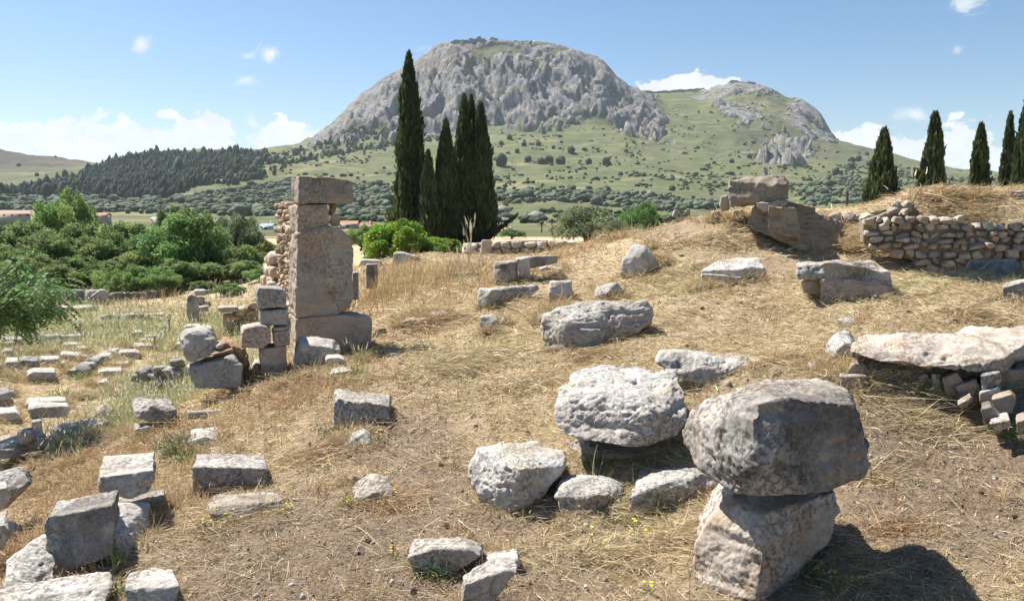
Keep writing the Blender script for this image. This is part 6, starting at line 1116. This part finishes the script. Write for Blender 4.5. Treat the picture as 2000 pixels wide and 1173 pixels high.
for i, (u, v) in enumerate([(770,1090),(1797,955),(1718,800),(1239,1056),(1160,1075),(1270,1160),(1583,1120),(1598,1135),(1630,1160),(1670,1155),(1354,752),(743,850),(738,862),(424,1022),(458,1022),(403,1038),(336,1170),(1078,940),(1060,965),(683,990),(775,975),(1235,1060),(1150,905),(1690,760),(1880,815),(1010,985),(690,938),(1128,1005),(560,1005),(1210,700),(1500,660),(350,842),(640,920)]):
    Yh = hit(u, v); p = P3(u, v, Yh); root = link('yellow_flower', None, None, (p[0], p[1], float(ground_z(p[0], p[1])[0]))); root.empty_display_size = .03; s_, b2 = FM[i % 5]; k = R.uniform(.5, .85) * max(1, Yh / 10); root.scale = (k, k, k); root.rotation_euler = (0, 0, R.uniform(0, 6.28))
    link('stem', s_, root); link('blossom', b2, root); props(root, 'tiny yellow wildflower growing in the dry ground', 'flower', 'yellow wildflowers dotted between the stones')
def tuft(label, u, v, n, h, cols, heads=0, Yq=None, name='grass_tuft', fan=.25):
    Yh = Yq or hit(u, v); p = P3(u, v, Yh); p[2] = ground_z(p[0], p[1])[0] - .02 if Yq is None else p[2]; D = np.stack([rng.normal(0, fan, n), rng.normal(0, fan, n), np.ones(n)], -1); D /= np.linalg.norm(D, axis=1)[:, None]; H_ = h * rng.uniform(.5, 1.1, n)
    V, Fc, C = blades(rng.normal(0, .012, (n, 3)), D, H_, np.full(n, max(.006, Yh * .0011)), tinted(n, cols), 5, .25)
    if heads: Vh, Fh, Ch = blades((D * H_[:, None] * .92 - np.array([0, 0, .22]) * H_[:, None])[:heads], D[:heads], np.full(heads, h * .16), np.full(heads, max(.014, Yh * .0022)), tinted(heads, [(.66, .60, .46)]), 2); Fh = Fh + len(V); V = np.concatenate([V, Vh]); Fc = np.concatenate([Fc, Fh]); C = np.concatenate([C, Ch])
    props(link(name, mesh_np(name, V, Fc, STRAW, colors=C), None, p), label, 'grass tuft')
tuft('fresh green tuft of long grass growing beside the large corner block', 228, 1112, 26, .26, [(.20, .34, .07), (.26, .38, .10)])
tuft('green and straw coloured seeding grass in the shadow right of the pillar foot', 705, 715, 12, .55, [(.34, .38, .16), (.50, .48, .26)], 8)
tuft('tall pale flowering stalk rising above the dry grass before the cypress trees', 918, 500, 9, 1.5, [(.55, .50, .34)], 9, 24, fan=.08)
tuft('drooping white headed stalks in the golden grass left of the cypress foot', 905, 560, 10, 1.1, [(.58, .55, .38)], 9, 17, fan=.3)
tuft('pale seed stalk standing on the crest beside the second right cypress', 1780, 400, 5, 1.0, [(.50, .46, .28)], 5, 18, fan=.3)
tuft('thin white stalk standing before the striped block on the right', 1608, 595, 4, .7, [(.60, .55, .42)], 3, 11, fan=.08)
tuft('leaning bundle of dry stalks beside the grey rock at bottom centre', 1160, 960, 9, .55, [(.66, .56, .36)], 0, fan=.6)
# posts and rope round the court
METAL = flat_mat('grey post paint', (.32, .33, .34), .2); ROPE = flat_mat('pale rope', (.60, .58, .52), .2); tips = []
for (u, vt, vb, lb) in [(331, 625, 650, 'thin rope post at the far end of the diagonal seat row'), (322, 640, 656, 'short rope post beside the farthest seat block'), (303, 659, 682, 'grey rope post beside the second seat block'), (158, 634, 664, 'thin rope post behind the fallen column')]:
    Yh = hit(u, vb); p = P3(u, vb, Yh); h = (CAMZ - Yh * tanv(vt)) - p[2]; root = link('rope_post', None, None, p); props(root, lb, 'post'); link('shaft', mesh_np('shaft', *tubes([([[0, 0, -.1], [0, 0, h]], [.035, .03])], 8), METAL, True), root); link('cap', mesh_np('cap', *tubes([([[0, 0, h], [0, 0, h + .03], [0, 0, h + .06]], [.045, .05, .01])], 8), METAL, True), root); tips.append(p + [0, 0, h])
rp = [];
for a_, c_ in ((tips[3], tips[0]), (tips[0], tips[1]), (tips[1], tips[2])):
    t = np.linspace(0, 1, 14)[:, None]; rp.append(((a_ + (c_ - a_) * t - np.array([0, 0, .25]) * (t * (1 - t) * 4)), np.full(14, .009)))
props(link('rope', mesh_np('rope', *tubes(rp, 5), ROPE, True)), 'thin pale rope slung between the posts of the court', 'rope')
# small loose stones
sm_m = []
for i in range(6):
    q = IV3 * (1 + .35 * noise3(IV3 * 1.2 + i * 9)[:, None] + .16 * noise3(IV3 * 3.3 + i)[:, None]) * [1, .8, .6]; sm_m.append(mesh_np('loose_stone', q, IF3, [PALE, GREY, PINK][i % 3], True))
pts = [(1420, 545), (1210, 610), (1100, 640), (1190, 660), (1230, 700), (1520, 640), (1290, 800), (560, 930), (600, 960), (480, 880), (540, 860), (640, 900), (520, 820), (330, 905), (450, 850), (280, 905), (140, 900), (180, 905), (60, 985), (110, 990), (330, 1050), (300, 1060), (1760, 805), (1730, 845), (1760, 935), (1700, 790), (1850, 830), (1600, 760), (1640, 780), (1780, 780), (990, 690), (960, 700), (1000, 640), (820, 740), (1300, 575), (1240, 560), (1510, 600), (1650, 640), (1480, 580), (1330, 500), (1380, 480), (1310, 520), (1500, 480), (1180, 520), (1140, 560), (1800, 560), (1760, 540), (1700, 505), (870, 560), (700, 1080), (1060, 1120), (1250, 1120), (1900, 900), (1950, 930), (850, 700), (600, 810), (575, 780), (420, 820), (470, 800), (380, 930)]
for i, (u, v) in enumerate(pts):
    Yh = hit(u, v); p = P3(u, v, Yh); s = R.uniform(5, 13) / F * Yh * .55; o = link('loose_stone', sm_m[i % 6], None, (p[0], p[1], float(ground_z(p[0], p[1])[0]) + s * .15)); o.scale = (s, s, s); o.rotation_euler = (R.uniform(-.4, .4), R.uniform(-.4, .4), R.uniform(0, 6.28))
    props(o, 'small pale stone lying loose on the dry slope', 'stone', 'small loose stones scattered over the slope')
# ------------------------------------------------------------------ haze
hm, hnt, hout = mat('haze air'); pv = hnt.nodes.new('ShaderNodeVolumePrincipled'); pv.inputs['Color'].default_value = (.80, .90, 1, 1)
pv.inputs['Density'].default_value = .000052; pv.inputs['Anisotropy'].default_value = .1; hnt.links.new(pv.outputs[0], hout.inputs['Volume'])
bm = bmesh.new(); bmesh.ops.create_cube(bm, size=1.0)
for q in bm.verts: q.co = ((q.co.x) * 26000, q.co.y * 19000 + 9400, -60 if q.co.z < 0 else 560)
hme = bpy.data.meshes.new('haze'); bm.to_mesh(hme); bm.free(); hme.materials.append(hm); props(link('haze', hme), kind='stuff')
